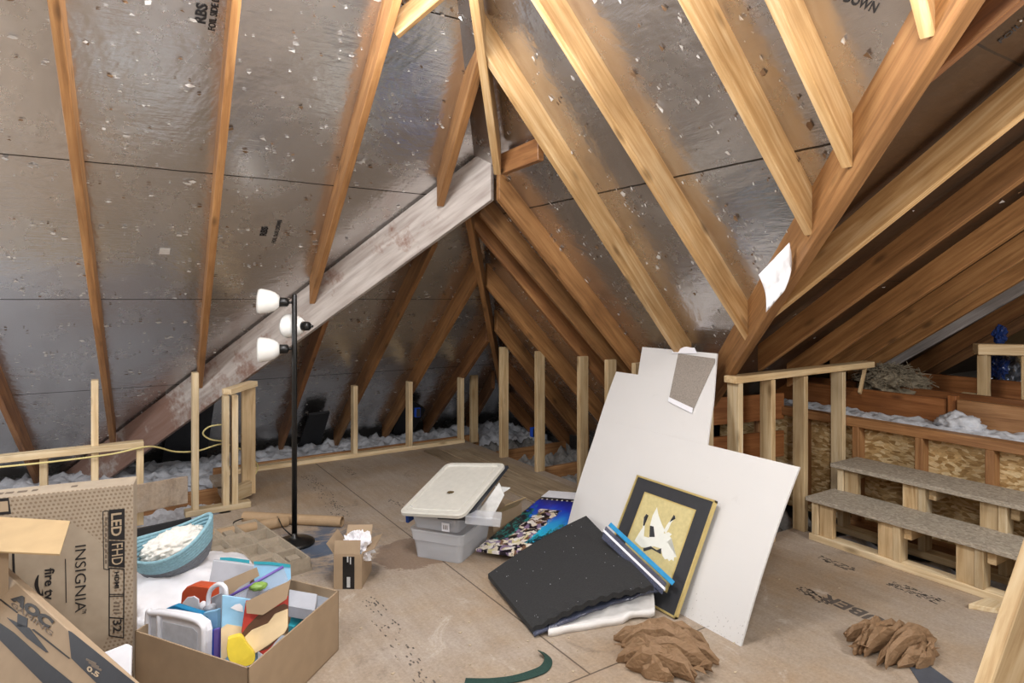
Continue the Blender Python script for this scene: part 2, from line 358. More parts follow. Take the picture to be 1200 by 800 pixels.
def poster_mat():
    m, nt, b = nodes('bright_blue_poster_print'); L = nt.links
    tc = N(nt, 'ShaderNodeTexCoord'); sx = N(nt, 'ShaderNodeSeparateXYZ'); L.new(tc.outputs['Object'], sx.inputs[0])
    X, Y = sx.outputs[0], sx.outputs[1]                  # x 0..1 along the length, y 0..1 across
    n1 = N(nt, 'ShaderNodeTexNoise', Scale=4.0, Detail=6.0); L.new(tc.outputs['Object'], n1.inputs['Vector'])
    sky = ramp(nt, mth(nt, 'ADD', X, mth(nt, 'MULTIPLY_ADD', n1.outputs[0], .5, -.25)), [(.35, '#27c0e8'), (.55, '#1d6fe0'), (.72, '#1a34c0'), (.9, '#161f78')]).outputs[0]
    n2 = N(nt, 'ShaderNodeTexNoise', Scale=14.0, Detail=6.0, Roughness=.8); L.new(tc.outputs['Object'], n2.inputs['Vector'])
    edge = mth(nt, 'ABSOLUTE', mth(nt, 'SUBTRACT', Y, .5))
    t = mth(nt, 'GREATER_THAN', mth(nt, 'ADD', mth(nt, 'MULTIPLY', edge, .9), mth(nt, 'ADD', mth(nt, 'MULTIPLY', n2.outputs[0], .9), mth(nt, 'MULTIPLY', X, -.8))), .30)
    c = mixc(nt, t, sky, mixc(nt, mth(nt, 'GREATER_THAN', n2.outputs[0], .55), '#0b1424', '#1c8f8c'))
    vo = N(nt, 'ShaderNodeTexVoronoi', Scale=1.0); mpv = N(nt, 'ShaderNodeMapping'); mpv.inputs['Scale'].default_value = (34, 17, 1)
    wn = N(nt, 'ShaderNodeTexNoise', Scale=9.0, Detail=4.0); L.new(tc.outputs['Object'], wn.inputs['Vector']); L.new(mixc(nt, .18, tc.outputs['Object'], wn.outputs[1], 'ADD'), mpv.inputs[0]); L.new(mpv.outputs[0], vo.inputs['Vector'])
    sp = N(nt, 'ShaderNodeSeparateColor'); L.new(vo.outputs['Color'], sp.inputs[0])
    busy = ramp(nt, sp.outputs[0], [(.0, '#151020'), (.22, '#e8dcc4'), (.45, '#8c7a9c'), (.6, '#ece6e0'), (.8, '#7a5a44'), (.95, '#d8cf9a')])
    busy.color_ramp.interpolation = 'CONSTANT'
    ctr = mth(nt, 'ABSOLUTE', mth(nt, 'SUBTRACT', Y, mth(nt, 'MULTIPLY_ADD', X, .02, .34)))
    msk = mth(nt, 'MULTIPLY', mth(nt, 'LESS_THAN', mth(nt, 'ADD', ctr, mth(nt, 'MULTIPLY', n2.outputs[0], .25)), .27), mth(nt, 'LESS_THAN', X, .70))
    c = mixc(nt, msk, c, busy.outputs[0])
    low = mth(nt, 'LESS_THAN', mth(nt, 'ADD', X, mth(nt, 'MULTIPLY', n1.outputs[0], .1)), .2)
    c = mixc(nt, low, c, busy.outputs[0])
    # dark border with pale dots at the far end
    bd = mth(nt, 'GREATER_THAN', X, .87)
    fy = mth(nt, 'SUBTRACT', mth(nt, 'FRACT', mth(nt, 'MULTIPLY', Y, 13.0)), .5); fx = mth(nt, 'SUBTRACT', mth(nt, 'FRACT', mth(nt, 'MULTIPLY', X, 21.0)), .5)
    dd = mth(nt, 'LESS_THAN', mth(nt, 'ADD', mth(nt, 'MULTIPLY', fy, fy), mth(nt, 'MULTIPLY', fx, fx)), .035)
    c = mixc(nt, bd, c, mixc(nt, dd, '#101018', '#e8e4d8'))
    L.new(c, b.inputs['Base Color']); b.inputs['Roughness'].default_value = .3
    return m
M_POSTER = poster_mat()

# ------------------------------------------------------------------ helpers
def wm(o):
    m = o.matrix_basis.copy()
    return wm(o.parent) @ m if o.parent else m
def place(o, parent, M=None):
    M = M or Matrix()
    if parent:
        o.parent = parent; o.matrix_basis = wm(parent).inverted() @ M
    else: o.matrix_basis = M
def tag(o, label, cat, group=None, kind=None):
    if label: o['label'] = label
    if cat: o['category'] = cat
    if group: o['group'] = group
    if kind: o['kind'] = kind
    return o
def thing(name, label, cat, loc=(0, 0, 0), rz=0, group=None):
    o = bpy.data.objects.new(name, None); COL.objects.link(o); o.empty_display_size = .1
    o.matrix_basis = Matrix.Translation(V(loc)) @ Matrix.Rotation(rz, 4, 'Z')
    return tag(o, label, cat, group)
def fin(bm, name, mat, parent=None, M=None, smooth=False, bev=0, seg=1, local=False):
    """link a bmesh as ONE object. Its verts are in the world (or, with M, in the frame M)."""
    bm.normal_update()
    if bev:
        es = [e for e in bm.edges if len(e.link_faces) == 2 and e.calc_face_angle(0) > .6]
        bmesh.ops.bevel(bm, geom=es, offset=bev, segments=seg, affect='EDGES', profile=.6, clamp_overlap=True)
    bmesh.ops.recalc_face_normals(bm, faces=bm.faces)
    me = bpy.data.meshes.new(name); bm.to_mesh(me); bm.free()
    for f in me.polygons: f.use_smooth = smooth
    for m in (mat if isinstance(mat, (list, tuple)) else [mat]): me.materials.append(m)
    o = bpy.data.objects.new(name, me); COL.objects.link(o)
    if local: 
        o.parent = parent
    else:
        if M is None:
            # origin at the base of the piece
            c = V((0, 0, 0)); mn = 1e9
            for v in me.vertices: c += v.co; mn = min(mn, v.co.z)
            c /= max(1, len(me.vertices)); c.z = mn
            T = Matrix.Translation(c); me.transform(T.inverted()); M = T
        place(o, parent, M)
    return o
BM = bmesh.new
def box(bm, c, s, R=None, mi=0):
    vs = []
    for x in (-.5, .5):
        for y in (-.5, .5):
            for z in (-.5, .5):
                p = V((x*s[0], y*s[1], z*s[2]))
                if R: p = R @ p
                vs.append(bm.verts.new(p+V(c)))
    for f in ((0, 1, 3, 2), (4, 6, 7, 5), (0, 4, 5, 1), (2, 3, 7, 6), (0, 2, 6, 4), (1, 5, 7, 3)):
        bm.faces.new([vs[i] for i in f]).material_index = mi
def prism(bm, pts, ext):
    ext = V(ext); a = [bm.verts.new(V(p)) for p in pts]; b = [bm.verts.new(V(p)+ext) for p in pts]; n = len(pts)
    f1 = bm.faces.new(a); f2 = bm.faces.new(list(reversed(b)))
    for i in range(n):
        j = (i+1) % n; bm.faces.new((a[j], a[i], b[i], b[j]))
    if n > 4: bmesh.ops.triangulate(bm, faces=[f1, f2])
def tube(bm, pts, r, seg=8, caps=True):
    pts = [V(p) for p in pts]; n = len(pts); rings = []
    nr = None
    for i, p in enumerate(pts):
        t = (pts[min(i+1, n-1)]-pts[max(i-1, 0)])
        if t.length < 1e-9: t = V((0, 0, 1))
        t.normalize()
        if nr is None:
            a = V((0, 0, 1)) if abs(t.z) < .9 else V((1, 0, 0)); nr = (a - t*a.dot(t)).normalized()
        else:
            nr = (nr - t*nr.dot(t)); nr = nr.normalized() if nr.length > 1e-6 else V((1, 0, 0))
        bi = t.cross(nr); rr = r[i] if isinstance(r, (list, tuple)) else r
        rings.append([bm.verts.new(p+(nr*math.cos(k*2*PI/seg)+bi*math.sin(k*2*PI/seg))*rr) for k in range(seg)])
    for i in range(n-1):
        for k in range(seg):
            l = (k+1) % seg; bm.faces.new((rings[i][k], rings[i][l], rings[i+1][l], rings[i+1][k]))
    if caps:
        bm.faces.new(list(reversed(rings[0]))); bm.faces.new(rings[-1])
def ringtube(bm, pts, r, seg=8):
    pts = [V(p) for p in pts]; n = len(pts); rings = []
    for i, p in enumerate(pts):
        t = (pts[(i+1) % n]-pts[i-1]).normalized(); a = V((0, 0, 1)); nr = (a-t*a.dot(t)).normalized(); bi = t.cross(nr)
        rings.append([bm.verts.new(p+(nr*math.cos(k*2*PI/seg)+bi*math.sin(k*2*PI/seg))*r) for k in range(seg)])
    for i in range(n):
        j = (i+1) % n
        for k in range(seg):
            l = (k+1) % seg; bm.faces.new((rings[i][k], rings[i][l], rings[j][l], rings[j][k]))
def lathe(bm, prof, M, seg=28):
    rings = []
    for (r, z) in prof:
        rings.append([bm.verts.new(M @ V((r*math.cos(k*2*PI/seg), r*math.sin(k*2*PI/seg), z))) for k in range(seg)])
    for i in range(len(rings)-1):
        for k in range(seg):
            l = (k+1) % seg; bm.faces.new((rings[i][k], rings[i][l], rings[i+1][l], rings[i+1][k]))
    bm.faces.new(list(reversed(rings[0]))); bm.faces.new(rings[-1])
def spline(pts, n=10):
    pts = [V(p) for p in pts]; out = []
    for i in range(len(pts)-1):
        p0, p1, p2, p3 = pts[max(i-1, 0)], pts[i], pts[i+1], pts[min(i+2, len(pts)-1)]
        for k in range(n):
            t = k/n
            out.append(.5*((2*p1)+(p2-p0)*t+(2*p0-5*p1+4*p2-p3)*t*t+(3*p1-p0-3*p2+p3)*t**3))
    out.append(pts[-1]); return out
def frame_M(o, x, up=V((0, 0, 1))):
    x = V(x).normalized(); y = V(up).cross(x).normalized(); z = x.cross(y)
    M = Matrix((x, y, z)).transposed().to_4x4(); M.translation = V(o); return M
def lumber(name, p0, p1, w, d, mat, parent=None, plumb=False, up=V((0, 0, 1)), bev=.003):
    """a board whose bottom centre line runs p0 -> p1"""
    p0, p1 = V(p0), V(p1); M = frame_M(p0, p1-p0, up); L = (p1-p0).length
    sh = 0
    if plumb:
        x = M.col[0].xyz; z = M.col[2].xyz; sh = d*x.z/z.z
    bm = BM(); vs = []
    for xx in (0, L):
        for yy in (-w/2, w/2):
            for zz in (0, d): vs.append(bm.verts.new((xx+(sh if zz else 0), yy, zz)))
    for f in ((0, 1, 3, 2), (4, 6, 7, 5), (0, 4, 5, 1), (2, 3, 7, 6), (0, 2, 6, 4), (1, 5, 7, 3)): bm.faces.new([vs[i] for i in f])
    return fin(bm, name, mat, parent, M, bev=bev)
def post(name, u, v, z0, z1, su, sv, mat, parent=None):
    """upright: local X runs up so that grain follows it"""
    M = frame_M((u, v, z0), (0, 0, 1), V((1, 0, 0)))   # y = up x x ...
    bm = BM(); L = z1-z0
    # local: x up, y = (1,0,0)x(0,0,1) = (0,-1,0), z = x cross y
    box(bm, (L/2, 0, 0), (L, sv, su))
    return fin(bm, name, mat, parent, M, bev=.003)
def slab(name, pxs, P, n, th, mat, parent=None, bev=0, lift=0.0):
    """a flat panel of thickness th lying in the plane (P, n), its outline met by sight lines; n points at the viewer"""
    n = V(n).normalized(); P = V(P)+n*lift
    bm = BM(); prism(bm, [on_p(x, y, P, n) for x, y in pxs], -n*th)
    x = V((0, 0, 1)).cross(n)
    return fin(bm, name, mat, parent, bev=bev)
def text_fit(body, o, xd, yd, w, h, mat, parent, name='lettering', bold=0.0, th=.0008, shear=0):
    cu = bpy.data.curves.new('lettering', 'FONT'); cu.body = body; cu.size = 1; cu.offset = bold; cu.resolution_u = 3; cu.shear = shear
    t = bpy.data.objects.new('lettering', cu); COL.objects.link(t)
    bpy.context.view_layer.update()
    me = bpy.data.meshes.new_from_object(t.evaluated_get(bpy.context.evaluated_depsgraph_get()))
    bpy.data.objects.remove(t); bpy.data.curves.remove(cu)
    xs = [v.co.x for v in me.vertices]; ys = [v.co.y for v in me.vertices]
    x0, x1, y0, y1 = min(xs), max(xs), min(ys), max(ys)
    for v in me.vertices:
        v.co.x = (v.co.x-x0)/(x1-x0)*w; v.co.y = (v.co.y-y0)/(y1-y0)*h; v.co.z = 0
    bm = BM(); bm.from_mesh(me); bpy.data.meshes.remove(me)
    r = bmesh.ops.extrude_face_region(bm, geom=list(bm.faces))
    for q in r['geom']:
        if isinstance(q, bmesh.types.BMVert): q.co.z += th
    xd = V(xd).normalized(); yd = V(yd); yd = (yd-xd*yd.dot(xd)).normalized(); zd = xd.cross(yd)
    M = Matrix((xd, yd, zd)).transposed().to_4x4(); M.translation = V(o)
    return fin(bm, name, mat, parent, M)
def blob(bm, c, rad, amp, fr, seed, sub=4, flat_z=None, R=None, ridged=False):
    r = bmesh.ops.create_icosphere(bm, subdivisions=sub, radius=1)
    for v in r['verts']:
        n = v.co.copy(); q = n*fr+V((seed, seed*.7, seed*.3))
        if ridged: k = 1+amp*(noise.ridged_multi_fractal(q, .9, 2.1, 4, 1.0, 2.0)-.9)
        else: k = 1+amp*noise.fractal(q, .8, 2.1, 4)
        p = V((n.x*rad[0], n.y*rad[1], n.z*rad[2]))*k
        if R: p = R @ p
        p += V(c)
        if flat_z is not None and p.z < flat_z: p.z = flat_z+(p.z-flat_z)*.02
        v.co = p
def lumpy(name, x0, x1, y0, y1, z, amp, mat, lab, cat, seed=0, n=40, fr=3.0, M=None, kind='stuff'):
    bm = BM(); nx = n; ny = max(4, int(n*abs(y1-y0)/abs(x1-x0)))
    ny = min(ny, 90); g = []
    for i in range(nx+1):
        row = []
        for j in range(ny+1):
            x = x0+(x1-x0)*i/nx; y = y0+(y1-y0)*j/ny
            h = .75*noise.fractal(V((x*fr, y*fr, seed)), 1.1, 2.1, 5)
            row.append(bm.verts.new((x, y, z+amp*(.5+h))))
        g.append(row)
    for i in range(nx):
        for j in range(ny): bm.faces.new((g[i][j], g[i+1][j], g[i+1][j+1], g[i][j+1]))
    r = bmesh.ops.extrude_face_region(bm, geom=list(bm.faces))
    for q in r['geom']:
        if isinstance(q, bmesh.types.BMVert): q.co.z = z-.06
    o = fin(bm, name, mat, None, smooth=True)
    return tag(o, lab, cat, kind=kind)

# ------------------------------------------------------------------ setting: roof, floor
def clip(poly, f):
    out = []
    for i in range(len(poly)):
        a, b = poly[i], poly[(i+1) % len(poly)]; fa, fb = f(*a), f(*b)
        if fa >= 0: out.append(a)
        if (fa >= 0) != (fb >= 0):
            t = fa/(fa-fb); out.append((a[0]+(b[0]-a[0])*t, a[1]+(b[1]-a[1])*t))
    return out
def up(pl): return (pl[0]+FD, pl[1], pl[2])
fA, fB, fK, fD, fW = map(up, (PA, PB, PK, PD, PW))
def le(p, q): return lambda u, v: zf(q, u, v)-zf(p, u, v)
DOM = [(-4, -5.3), (9, -5.3), (9, 8), (-4, 8)]
def roof(name, pl, cons, mat):
    poly = DOM
    for c in cons: poly = clip(poly, c)
    poly = clip(poly, lambda u, v: zf(pl, u, v)+.35)
    if len(poly) < 3: return None
    bm = BM(); prism(bm, [(u, v, zf(pl, u, v)) for u, v in poly], (0, 0, .03))
    o = fin(bm, name, mat, None, Matrix()); o['kind'] = 'structure'; return o
ceil_far = roof('ceiling', fA, [le(fA, fB), le(fA, fK)], M_FOILA)
ceil_right = roof('ceiling', fB, [le(fB, fA), le(fB, fK), le(fD, fB), lambda u, v: v+1.0], M_FOILB)
roof('ceiling', fB, [le(fB, fA), le(fB, fK), le(fW, fB), lambda u, v: -1.0-v], M_FOILB)
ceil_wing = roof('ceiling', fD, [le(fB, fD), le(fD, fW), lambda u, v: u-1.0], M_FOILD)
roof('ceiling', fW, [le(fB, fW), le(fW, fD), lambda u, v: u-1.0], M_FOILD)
roof('ceiling', fK, [le(fK, fA), le(fK, fB)], M_FOILA)

def struct(o): o['kind'] = 'structure'; return o
bm = BM()
prism(bm, [(-4, -5.3, 0), (3.97, -5.3, 0), (3.97, 2.62, 0), (3.36, 2.62, 0), (3.36, 6.17, 0), (.80, 6.17, 0), (.80, 5.02, 0), (-4, 5.02, 0)], (0, 0, -.03))
floor = struct(fin(bm, 'floor', M_FLOOR, None, Matrix()))
# ceiling boards of the storey below, under the insulation
bm = BM(); box(bm, (2.5, 1.5, -.27), (13, 14, .04)); struct(fin(bm, 'floor_lower', M_INSULD, None, Matrix()))
bm = BM(); box(bm, (-4.05, 1, 1.9), (.1, 13, 4.6)); struct(fin(bm, 'wall_left', M_FLOOR, None, Matrix()))
bm = BM(); box(bm, (9.05, 0, 1.9), (.1, 13, 4.6)); struct(fin(bm, 'wall_right', M_OSB, None, Matrix()))

# torn foil around roofing nails
def flakes(pl, us, vs, n, seed, parent, sgn):
    rnd = random.Random(seed); bms = [BM(), BM()]
    nrm = V((-pl[1], -pl[2], 1)).normalized()*-1
    ax = V((1, 0, pl[1])).normalized(); ay = nrm.cross(ax)
    c = 0
    while c < n:
        u = rnd.uniform(*us); v = rnd.uniform(*vs)
        if rnd.random() < .5: v = round(v/.30)*.30+rnd.gauss(0, .02)
        if not all(f(u, v) >= 0 for f in sgn): continue
        c += 1
        p = V((u, v, zf(pl, u, v)))+nrm*.004; s = rnd.choice((.004, .005, .006, .007, .008, .012))*rnd.uniform(.7, 1.3)
        bm = bms[0 if rnd.random() < .72 else 1]; k = rnd.randint(3, 5); a0 = rnd.random()*6
        pts = []
        for i in range(k):
            a = a0+i*2*PI/k; r = s*rnd.uniform(.5, 1.4)
            pts.append(p+ax*math.cos(a)*r*1.5+ay*math.sin(a)*r*.8+nrm*rnd.uniform(0, s*.9))
        prism(bm, pts, nrm*.0012)
    o = fin(bms[0], 'torn_foil', M_FLAKE, parent, Matrix()); o['kind'] = 'stuff'
    o = fin(bms[1], 'nail_tip', M_FLAKEB, parent, Matrix()); o['kind'] = 'stuff'
flakes(fA, (-1.5, 3.9), (2.6, 7.2), 1700, 3, ceil_far, [le(fA, fB)])
flakes(fB, (1.0, 3.9), (.8, 6.0), 800, 5, ceil_right, [le(fB, fA), le(fD, fB)])
flakes(fD, (1.8, 5), (.3, 3.4), 90, 9, ceil_wing, [le(fB, fD)])
# printed marks on the foil
def foil_text(body, px, py, w, h, pl, xd, parent, bold=0):
    p = on(px, py, pl); nrm = V((pl[1], pl[2], -1)).normalized()
    xd = V(xd); xd = (xd-nrm*xd.dot(nrm)).normalized(); yd = nrm.cross(xd)
    text_fit(body, p+nrm*.003, xd, yd, w, h, M_INK, parent, bold=bold)
upv = V((0, -1, .7)).normalized(); dn = -upv
for (px, py, k) in ((241, 28, 1.0), (312, 276, .9)):
    foil_text('RBS', px, py, .10*k, .05*k, fA, upv, ceil_far, .03)
    foil_text('FOIL SIDE DOWN', px+11, py+8, .26*k, .032*k, fA, upv, ceil_far, .02)
foil_text('FOIL SIDE DOWN', 938, -18, .26, .034, fB, V((.75, -1, -.7)), ceil_right, .02)
foil_text('RBS', 975, -12, .10, .05, fB, V((.75, -1, -.7)), ceil_right, .03)
foil_text('FOIL SIDE DOWN', 1172, 50, .3, .03, fD, V((.1, -1, .7)), ceil_wing, .02)
# white paper tag on the far slope
p = on(193, 294, fA); nA = V((0, -.70, -1)).normalized()
bm = BM(); ax = V((1, 0, 0)); ay = nA.cross(ax)
prism(bm, [p+nA*.002+ax*a*.03+ay*b*.03 for a, b in ((-1, -1), (1, -1), (1, 1), (-1, 1))], nA*.002)
tag(fin(bm, 'paper_tag', flat('grey_white_paper', '#c9c5c0', .7)), 'small square whitish paper tag stuck on the left foil slope', 'tag')

# ------------------------------------------------------------------ rafters
RW, RH = .042, .165
def rafter(px0, px1, pl, mat, label, group, ext0=0, ext1=0, w=RW, d=RH, dz=0, name='rafter', cat='rafter'):
    a = on(*px0, pl, dz); b = on(*px1, pl, dz); t = (b-a).normalized()
    o = lumber(name, a-t*ext0, b+t*ext1, w, d, mat, plumb=True)
    return tag(o, label, cat, group)
GA = 'rafters on the left foil slope'
rafter((0, 470), (40, 560), PA, W_RAFTD, 'dark rafter at the far left edge, only its lower end showing above the rail', GA, 2.6, .3)
rafter((62, 0), (132, 520), PA, W_RAFT, 'orange-brown rafter leftmost of the long ones, ending by the low rail', GA, 1.8, .1)
rafter((277, 0), (234, 455), PA, W_RAFT, 'orange-brown rafter ending behind the tall bare stud on the grey beam', GA, 1.9)
rafter((462, 15), (366, 356), PA, W_RAFT, 'rafter ending on the grey beam just right of the floor lamp shades', GA, 2.0)
rafter((553, 112), (516, 242), PA, W_RAFT, 'short rafter from the hip to the top end of the grey beam', GA, .22, w=.05)
rafter((383, 375), (330, 525), PA, W_RAFTD, 'rafter below the grey beam directly behind the lamp pole', GA, .25, .1, dz=.0)
rafter((505, 298), (395, 520), PA, W_RAFT, 'first full rafter right of the lamp below the grey beam', GA, .10, .1)
rafter((560, 328), (452, 513), PA, W_RAFT, 'middle rafter of the far corner, left of the hip', GA, 0, .1)
rafter((572, 400), (500, 508), PA, W_RAFTD, 'lowest short rafter left of the hip in the far corner', GA, 0, .1)
rafter((578, 455), (552, 500), PA, W_RAFTD, 'stub rafter deepest in the far corner left of the hip', GA, 0, .2)
# fork at the top of the third rafter
a = on(466, 44, PA, .03); b = a+V((.42, -.36, .42))
tag(lumber('collar_brace', a, b, .042, .10, W_RAFTL), 'short brace forking off a rafter top at the upper edge', 'brace')

GB = 'rafters on the right foil slope'
rafter((575, 78), (800, 425), PB, W_RAFTL, 'long pale rafter from the hip down to the top of the white board', GB, .10, .1)
rafter((626, 0), (878, 402), PB, W_RAFTL, 'broad pale rafter of the right slope meeting the foot of the valley beam', GB, .8)
rafter((800, 0), (948, 276), PB, W_RAFTL, 'pale rafter meeting the valley beam beside the hanging white plastic', GB, .8)
rafter((903, 0), (993, 197), PB, W_RAFTL, 'pale knotty rafter meeting the valley beam above the white plastic', GB, .9)
rafter((1066, -40), (1087, 45), PB, W_RAFTL, 'topmost pale rafter stub on the valley beam at the upper right edge', GB, .7)
rafter((596, 250), (745, 440), PB, W_RAFT, 'rafter just below the long pale one, ending left of the white board', GB, .12, .55)
rafter((570, 262), (707, 422), PB, W_RAFT, 'rafter close under its neighbour, passing behind the fourth stud', GB, .08, .8)
rafter((559, 273), (690, 432), PB, W_RAFTD, 'dark rafter starting at the end of the grey beam', GB, .05, .9)
rafter((574, 341), (690, 480), PB, W_RAFT, 'rafter crossing behind the third bare stud', GB, .05, .6)
rafter((584, 392), (665, 495), PB, W_RAFT, 'rafter crossing behind the second bare stud', GB, .05, .45)
rafter((592, 442), (650, 510), PB, W_RAFTD, 'low dark rafter behind the first bare stud', GB, .05, .3)
rafter((597, 480), (625, 512), PB, W_RAFTD, 'lowest dark rafter stub right of the hip', GB, .02, .2)

# hip, valley, whitewashed beam
h0, h1 = at_d(549, 262, 4.60), at_d(584, 440, 7.0)
t = (h1-h0).normalized()
tag(lumber('hip_rafter', h0-t*.1, h1+t*1.0, .045, .17, W_RAFT, plumb=True), 'lower hip rafter running into the far corner below the grey beam', 'hip rafter', 'hip rafters')
h0, h1 = on(555, 0, PB, -.04), on(583, 205, PB, -.04)
t = (h1-h0).normalized()
tag(lumber('hip_rafter', h0-t*1.1, h1, .045, .16, W_RAFTL, plumb=True), 'upper hip rafter, thin and edge-on, ending at the tip of the grey beam', 'hip rafter', 'hip rafters')
a, b = on(845, 455, PB), on(1137, 0, PB)
t = (b-a).normalized(); dz = V((0, 0, -.03))
valley = tag(lumber('valley_beam', a-t*.25+dz, b+t*1.5+dz, .05, .26, W_RAFT, plumb=True), 'wide orange valley beam rising from the white board to the upper right corner', 'beam')
PAb = (PA[0]+.13, PA[1], PA[2])
a, b = on(577, 180, PAb), on(100, 543, PAb)
t = (b-a).normalized()
dz = V((0, 0, -.31))
tag(lumber('diagonal_beam', a+dz, b+t*.4+dz, .042, .315, M_BEAM, plumb=True), 'wide grey whitewashed beam with rusty stains slanting down to the left', 'beam')
# short block between hip and long pale rafter
a, b = on(589, 205, PB, .02), on(634, 188, PB, .02)
tag(lumber('blocking', a, b, .042, .13, W_RAFTD), 'short reddish block of wood bridging the hip and the long pale rafter', 'blocking')

GD = 'rafters of the wing roof at right'
rafter((1036, 140), (1200, 2), PD, wood('stained_rafter_wood', '#6b4122', '#8f5c32', '#a87645', stain='#3b2416'), 'topmost brown stained rafter of the wing, beside the valley beam', GD, -.16, .6, d=.13)
for (a_, b_, m, lab) in (
    ((905, 372), (1200, 135), W_RAFTL, 'bright pale rafter of the wing, second from the top'),
    ((894, 432), (1131, 260), W_RAFT, 'broad orange rafter of the wing, just below the bright pale one'),
    ((965, 425), (1200, 267), W_RAFT, 'orange rafter of the wing above the far end of the stud wall'),
    ((1016, 420), (1200, 304), W_RAFT, 'brown rafter of the wing meeting the far end of the top plate'),
    ((1036, 425), (1200, 327), W_RAFT, 'tan rafter of the wing just above the grey one'),
    ((1050, 429), (1200, 344), W_RAFTG, 'pale grey rafter of the wing above the fibre heap'),
    ((1080, 438), (1200, 368), W_RAFTD, 'dark rafter of the wing below the grey one'),
    ((1100, 438), (1200, 385), W_RAFTD, 'lowest dark rafter of the wing above the blue bag')):
    rafter(a_, b_, PD, m, lab, GD, .03 if a_[0] < 950 else .35, 1.6, w=.045, d=.14)

# ------------------------------------------------------------------ stud walls
KU, KV = 3.32, 6.12
SH = 1.08
wr = thing('stud_wall', 'knee wall of bare pine studs along the right foil slope', 'stud wall', (KU, 4.4, 0), group='knee walls')
for v in (5.32, 4.71, 4.10, 3.76, 3.46):
    post('stud', KU, v, 0.0, SH, .088, .042, W_STUD2, wr)
lumber('bottom_plate', (KU, 2.60, -.028), (KU, 3.40, -.028), .09, .04, W_STUD, wr)
wl = thing('stud_wall', 'low knee wall of bare studs along the far foil slope, right of the lamp', 'stud wall', (2.3, KV, 0), group='knee walls')
for u in (2.09, 2.67, 3.27):
    post('stud', u, KV, .04, .70, .042, .088, W_STUD, wl)
post('stud', 3.50, KV+.12, -.05, .70, .088, .042, W_STUD2, wl)
lumber('bottom_plate', (.92, KV, 0), (3.30, KV, 0), .09, .04, W_STUD, wl)
tag(lumber('joist', (.85, 6.32, -.17), (3.6, 6.32, -.17), .04, .19, W_OLD), 'brown joist edge behind the far bottom plate', 'joist')

wc = thing('stud_wall', 'sloping-topped stud wall left of the steps, with four posts and a top plate', 'stud wall', (3.9, 2.57, 0), group='knee walls')
for u, m in ((3.28, W_STUD), (3.60, W_STUD2), (3.95, W_STUD2), (4.40, W_STUD)):
    post('stud', u, 2.57, 0, 1.035, .042, .088, m, wc)
post('stud', 3.13, 2.66, 0, .92, .042, .07, W_STUD, wc)
lumber('top_plate', (3.23, 2.57, 1.035), (4.80, 2.57, 1.045), .09, .042, W_STUD2, wc)

wf = thing('stud_wall', 'pale low rail with posts behind the big television carton', 'stud wall', (.1, 5.1, 0), group='knee walls')
post('stud', -.31, 5.1, 0, .54, .042, .088, W_STUD, wf)
post('stud', -.035, 5.1, 0, 1.01, .042, .088, W_STUD, wf)
post('stud', .225, 5.1, 0, .54, .042, .088, W_STUD, wf)
lumber('rail', (-1.2, 5.07, .535), (.245, 5.07, .535), .088, .042, W_STUD, wf)
wg = thing('stud_wall', 'corner framing of doubled pale studs left of the floor lamp', 'stud wall', (.75, 5.1, 0), group='knee walls')
post('stud', .57, 5.12, .04, 1.02, .042, .088, W_STUD, wg)
post('stud', .77, 5.10, .04, .84, .042, .088, W_STUD, wg)
post('stud', .83, 5.10, .04, .84, .042, .088, W_STUD, wg)
post('stud', .96, 5.28, .04, .87, .10, .042, W_STUD2, wg)
lumber('bottom_plate', (.50, 5.10, 0), (.94, 5.10, 0), .09, .042, W_STUD, wg)
lumber('bottom_block', (.84, 5.14, .042), (.96, 5.24, .042), .05, .11, W_STUD, wg)
lumber('top_plate', (.78, 5.12, .842), (1.0, 5.28, .872), .088, .042, W_STUD, wg)

# plywood offcut and black void below the rail
tag(lumber('plywood_panel', at_z(150, 628, 0)+V((-.25, .02, .12)), at_z(225, 612, 0)+V((-.02, .07, .12)), .015, .19, M_FLOOR), 'tan plywood strip between the rail and the basket', 'panel')

# weathered deck boards beside the right knee wall
for i, (u, lab) in enumerate(((2.83, 'weathered floor plank furthest from the right knee wall'), (2.99, 'weathered floor plank in the middle of three by the right knee wall'), (3.15, 'weathered floor plank closest to the right knee wall studs'))):
    tag(lumber('floor_plank', (u, 3.55, .001), (u, 5.95-.1*i, .001), .15, .012+.002*i, W_DECK), lab, 'plank', 'planks by the knee wall')

# ------------------------------------------------------------------ steps
st = thing('steps', 'two-tread wooden steps with grey board treads on pine blocks', 'steps', (3.9, 1.6, 0))
def tread(u0, u1, z):
    bm = BM(); box(bm, ((u0+u1)/2, 1.55, z-.012), (u1-u0, 1.80, .026)); return fin(bm, 'tread', M_TREAD, st, bev=.002)
tread(3.82, 4.15, .277); tread(4.10, 4.42, .452)
lumber('bottom_plate', (3.885, .65, 0), (3.885, 2.44, 0), .09, .042, W_STUD, st)
lumber('bottom_plate', (4.17, .65, 0), (4.17, 2.44, 0), .09, .042, W_STUD2, st)
for i, v in enumerate((2.40, 1.90, 1.49, 1.05, .70)):
    post('post', 3.885, v, .042, .252, .088, .042, W_STUD, st)
    post('cripple', 3.875, v+.068, .042, .252, .04, .088, W_STUD2, st) if i else post('cripple', 3.875, v-.068, .042, .252, .04, .088, W_STUD2, st)
    lumber('bearer', (3.875, v-.045, .175), (4.14, v-.045, .175), .042, .075, W_STUD2, st)
    post('post', 4.175, v+.0, .042, .426, .088, .042, W_STUD, st)
    post('cripple', 4.16, v+.068 if i else v-.068, .20, .426, .04, .088, W_STUD2, st)
    lumber('bearer', (4.165, v-.045, .35), (4.41, v-.045, .35), .042, .075, W_STUD2, st)

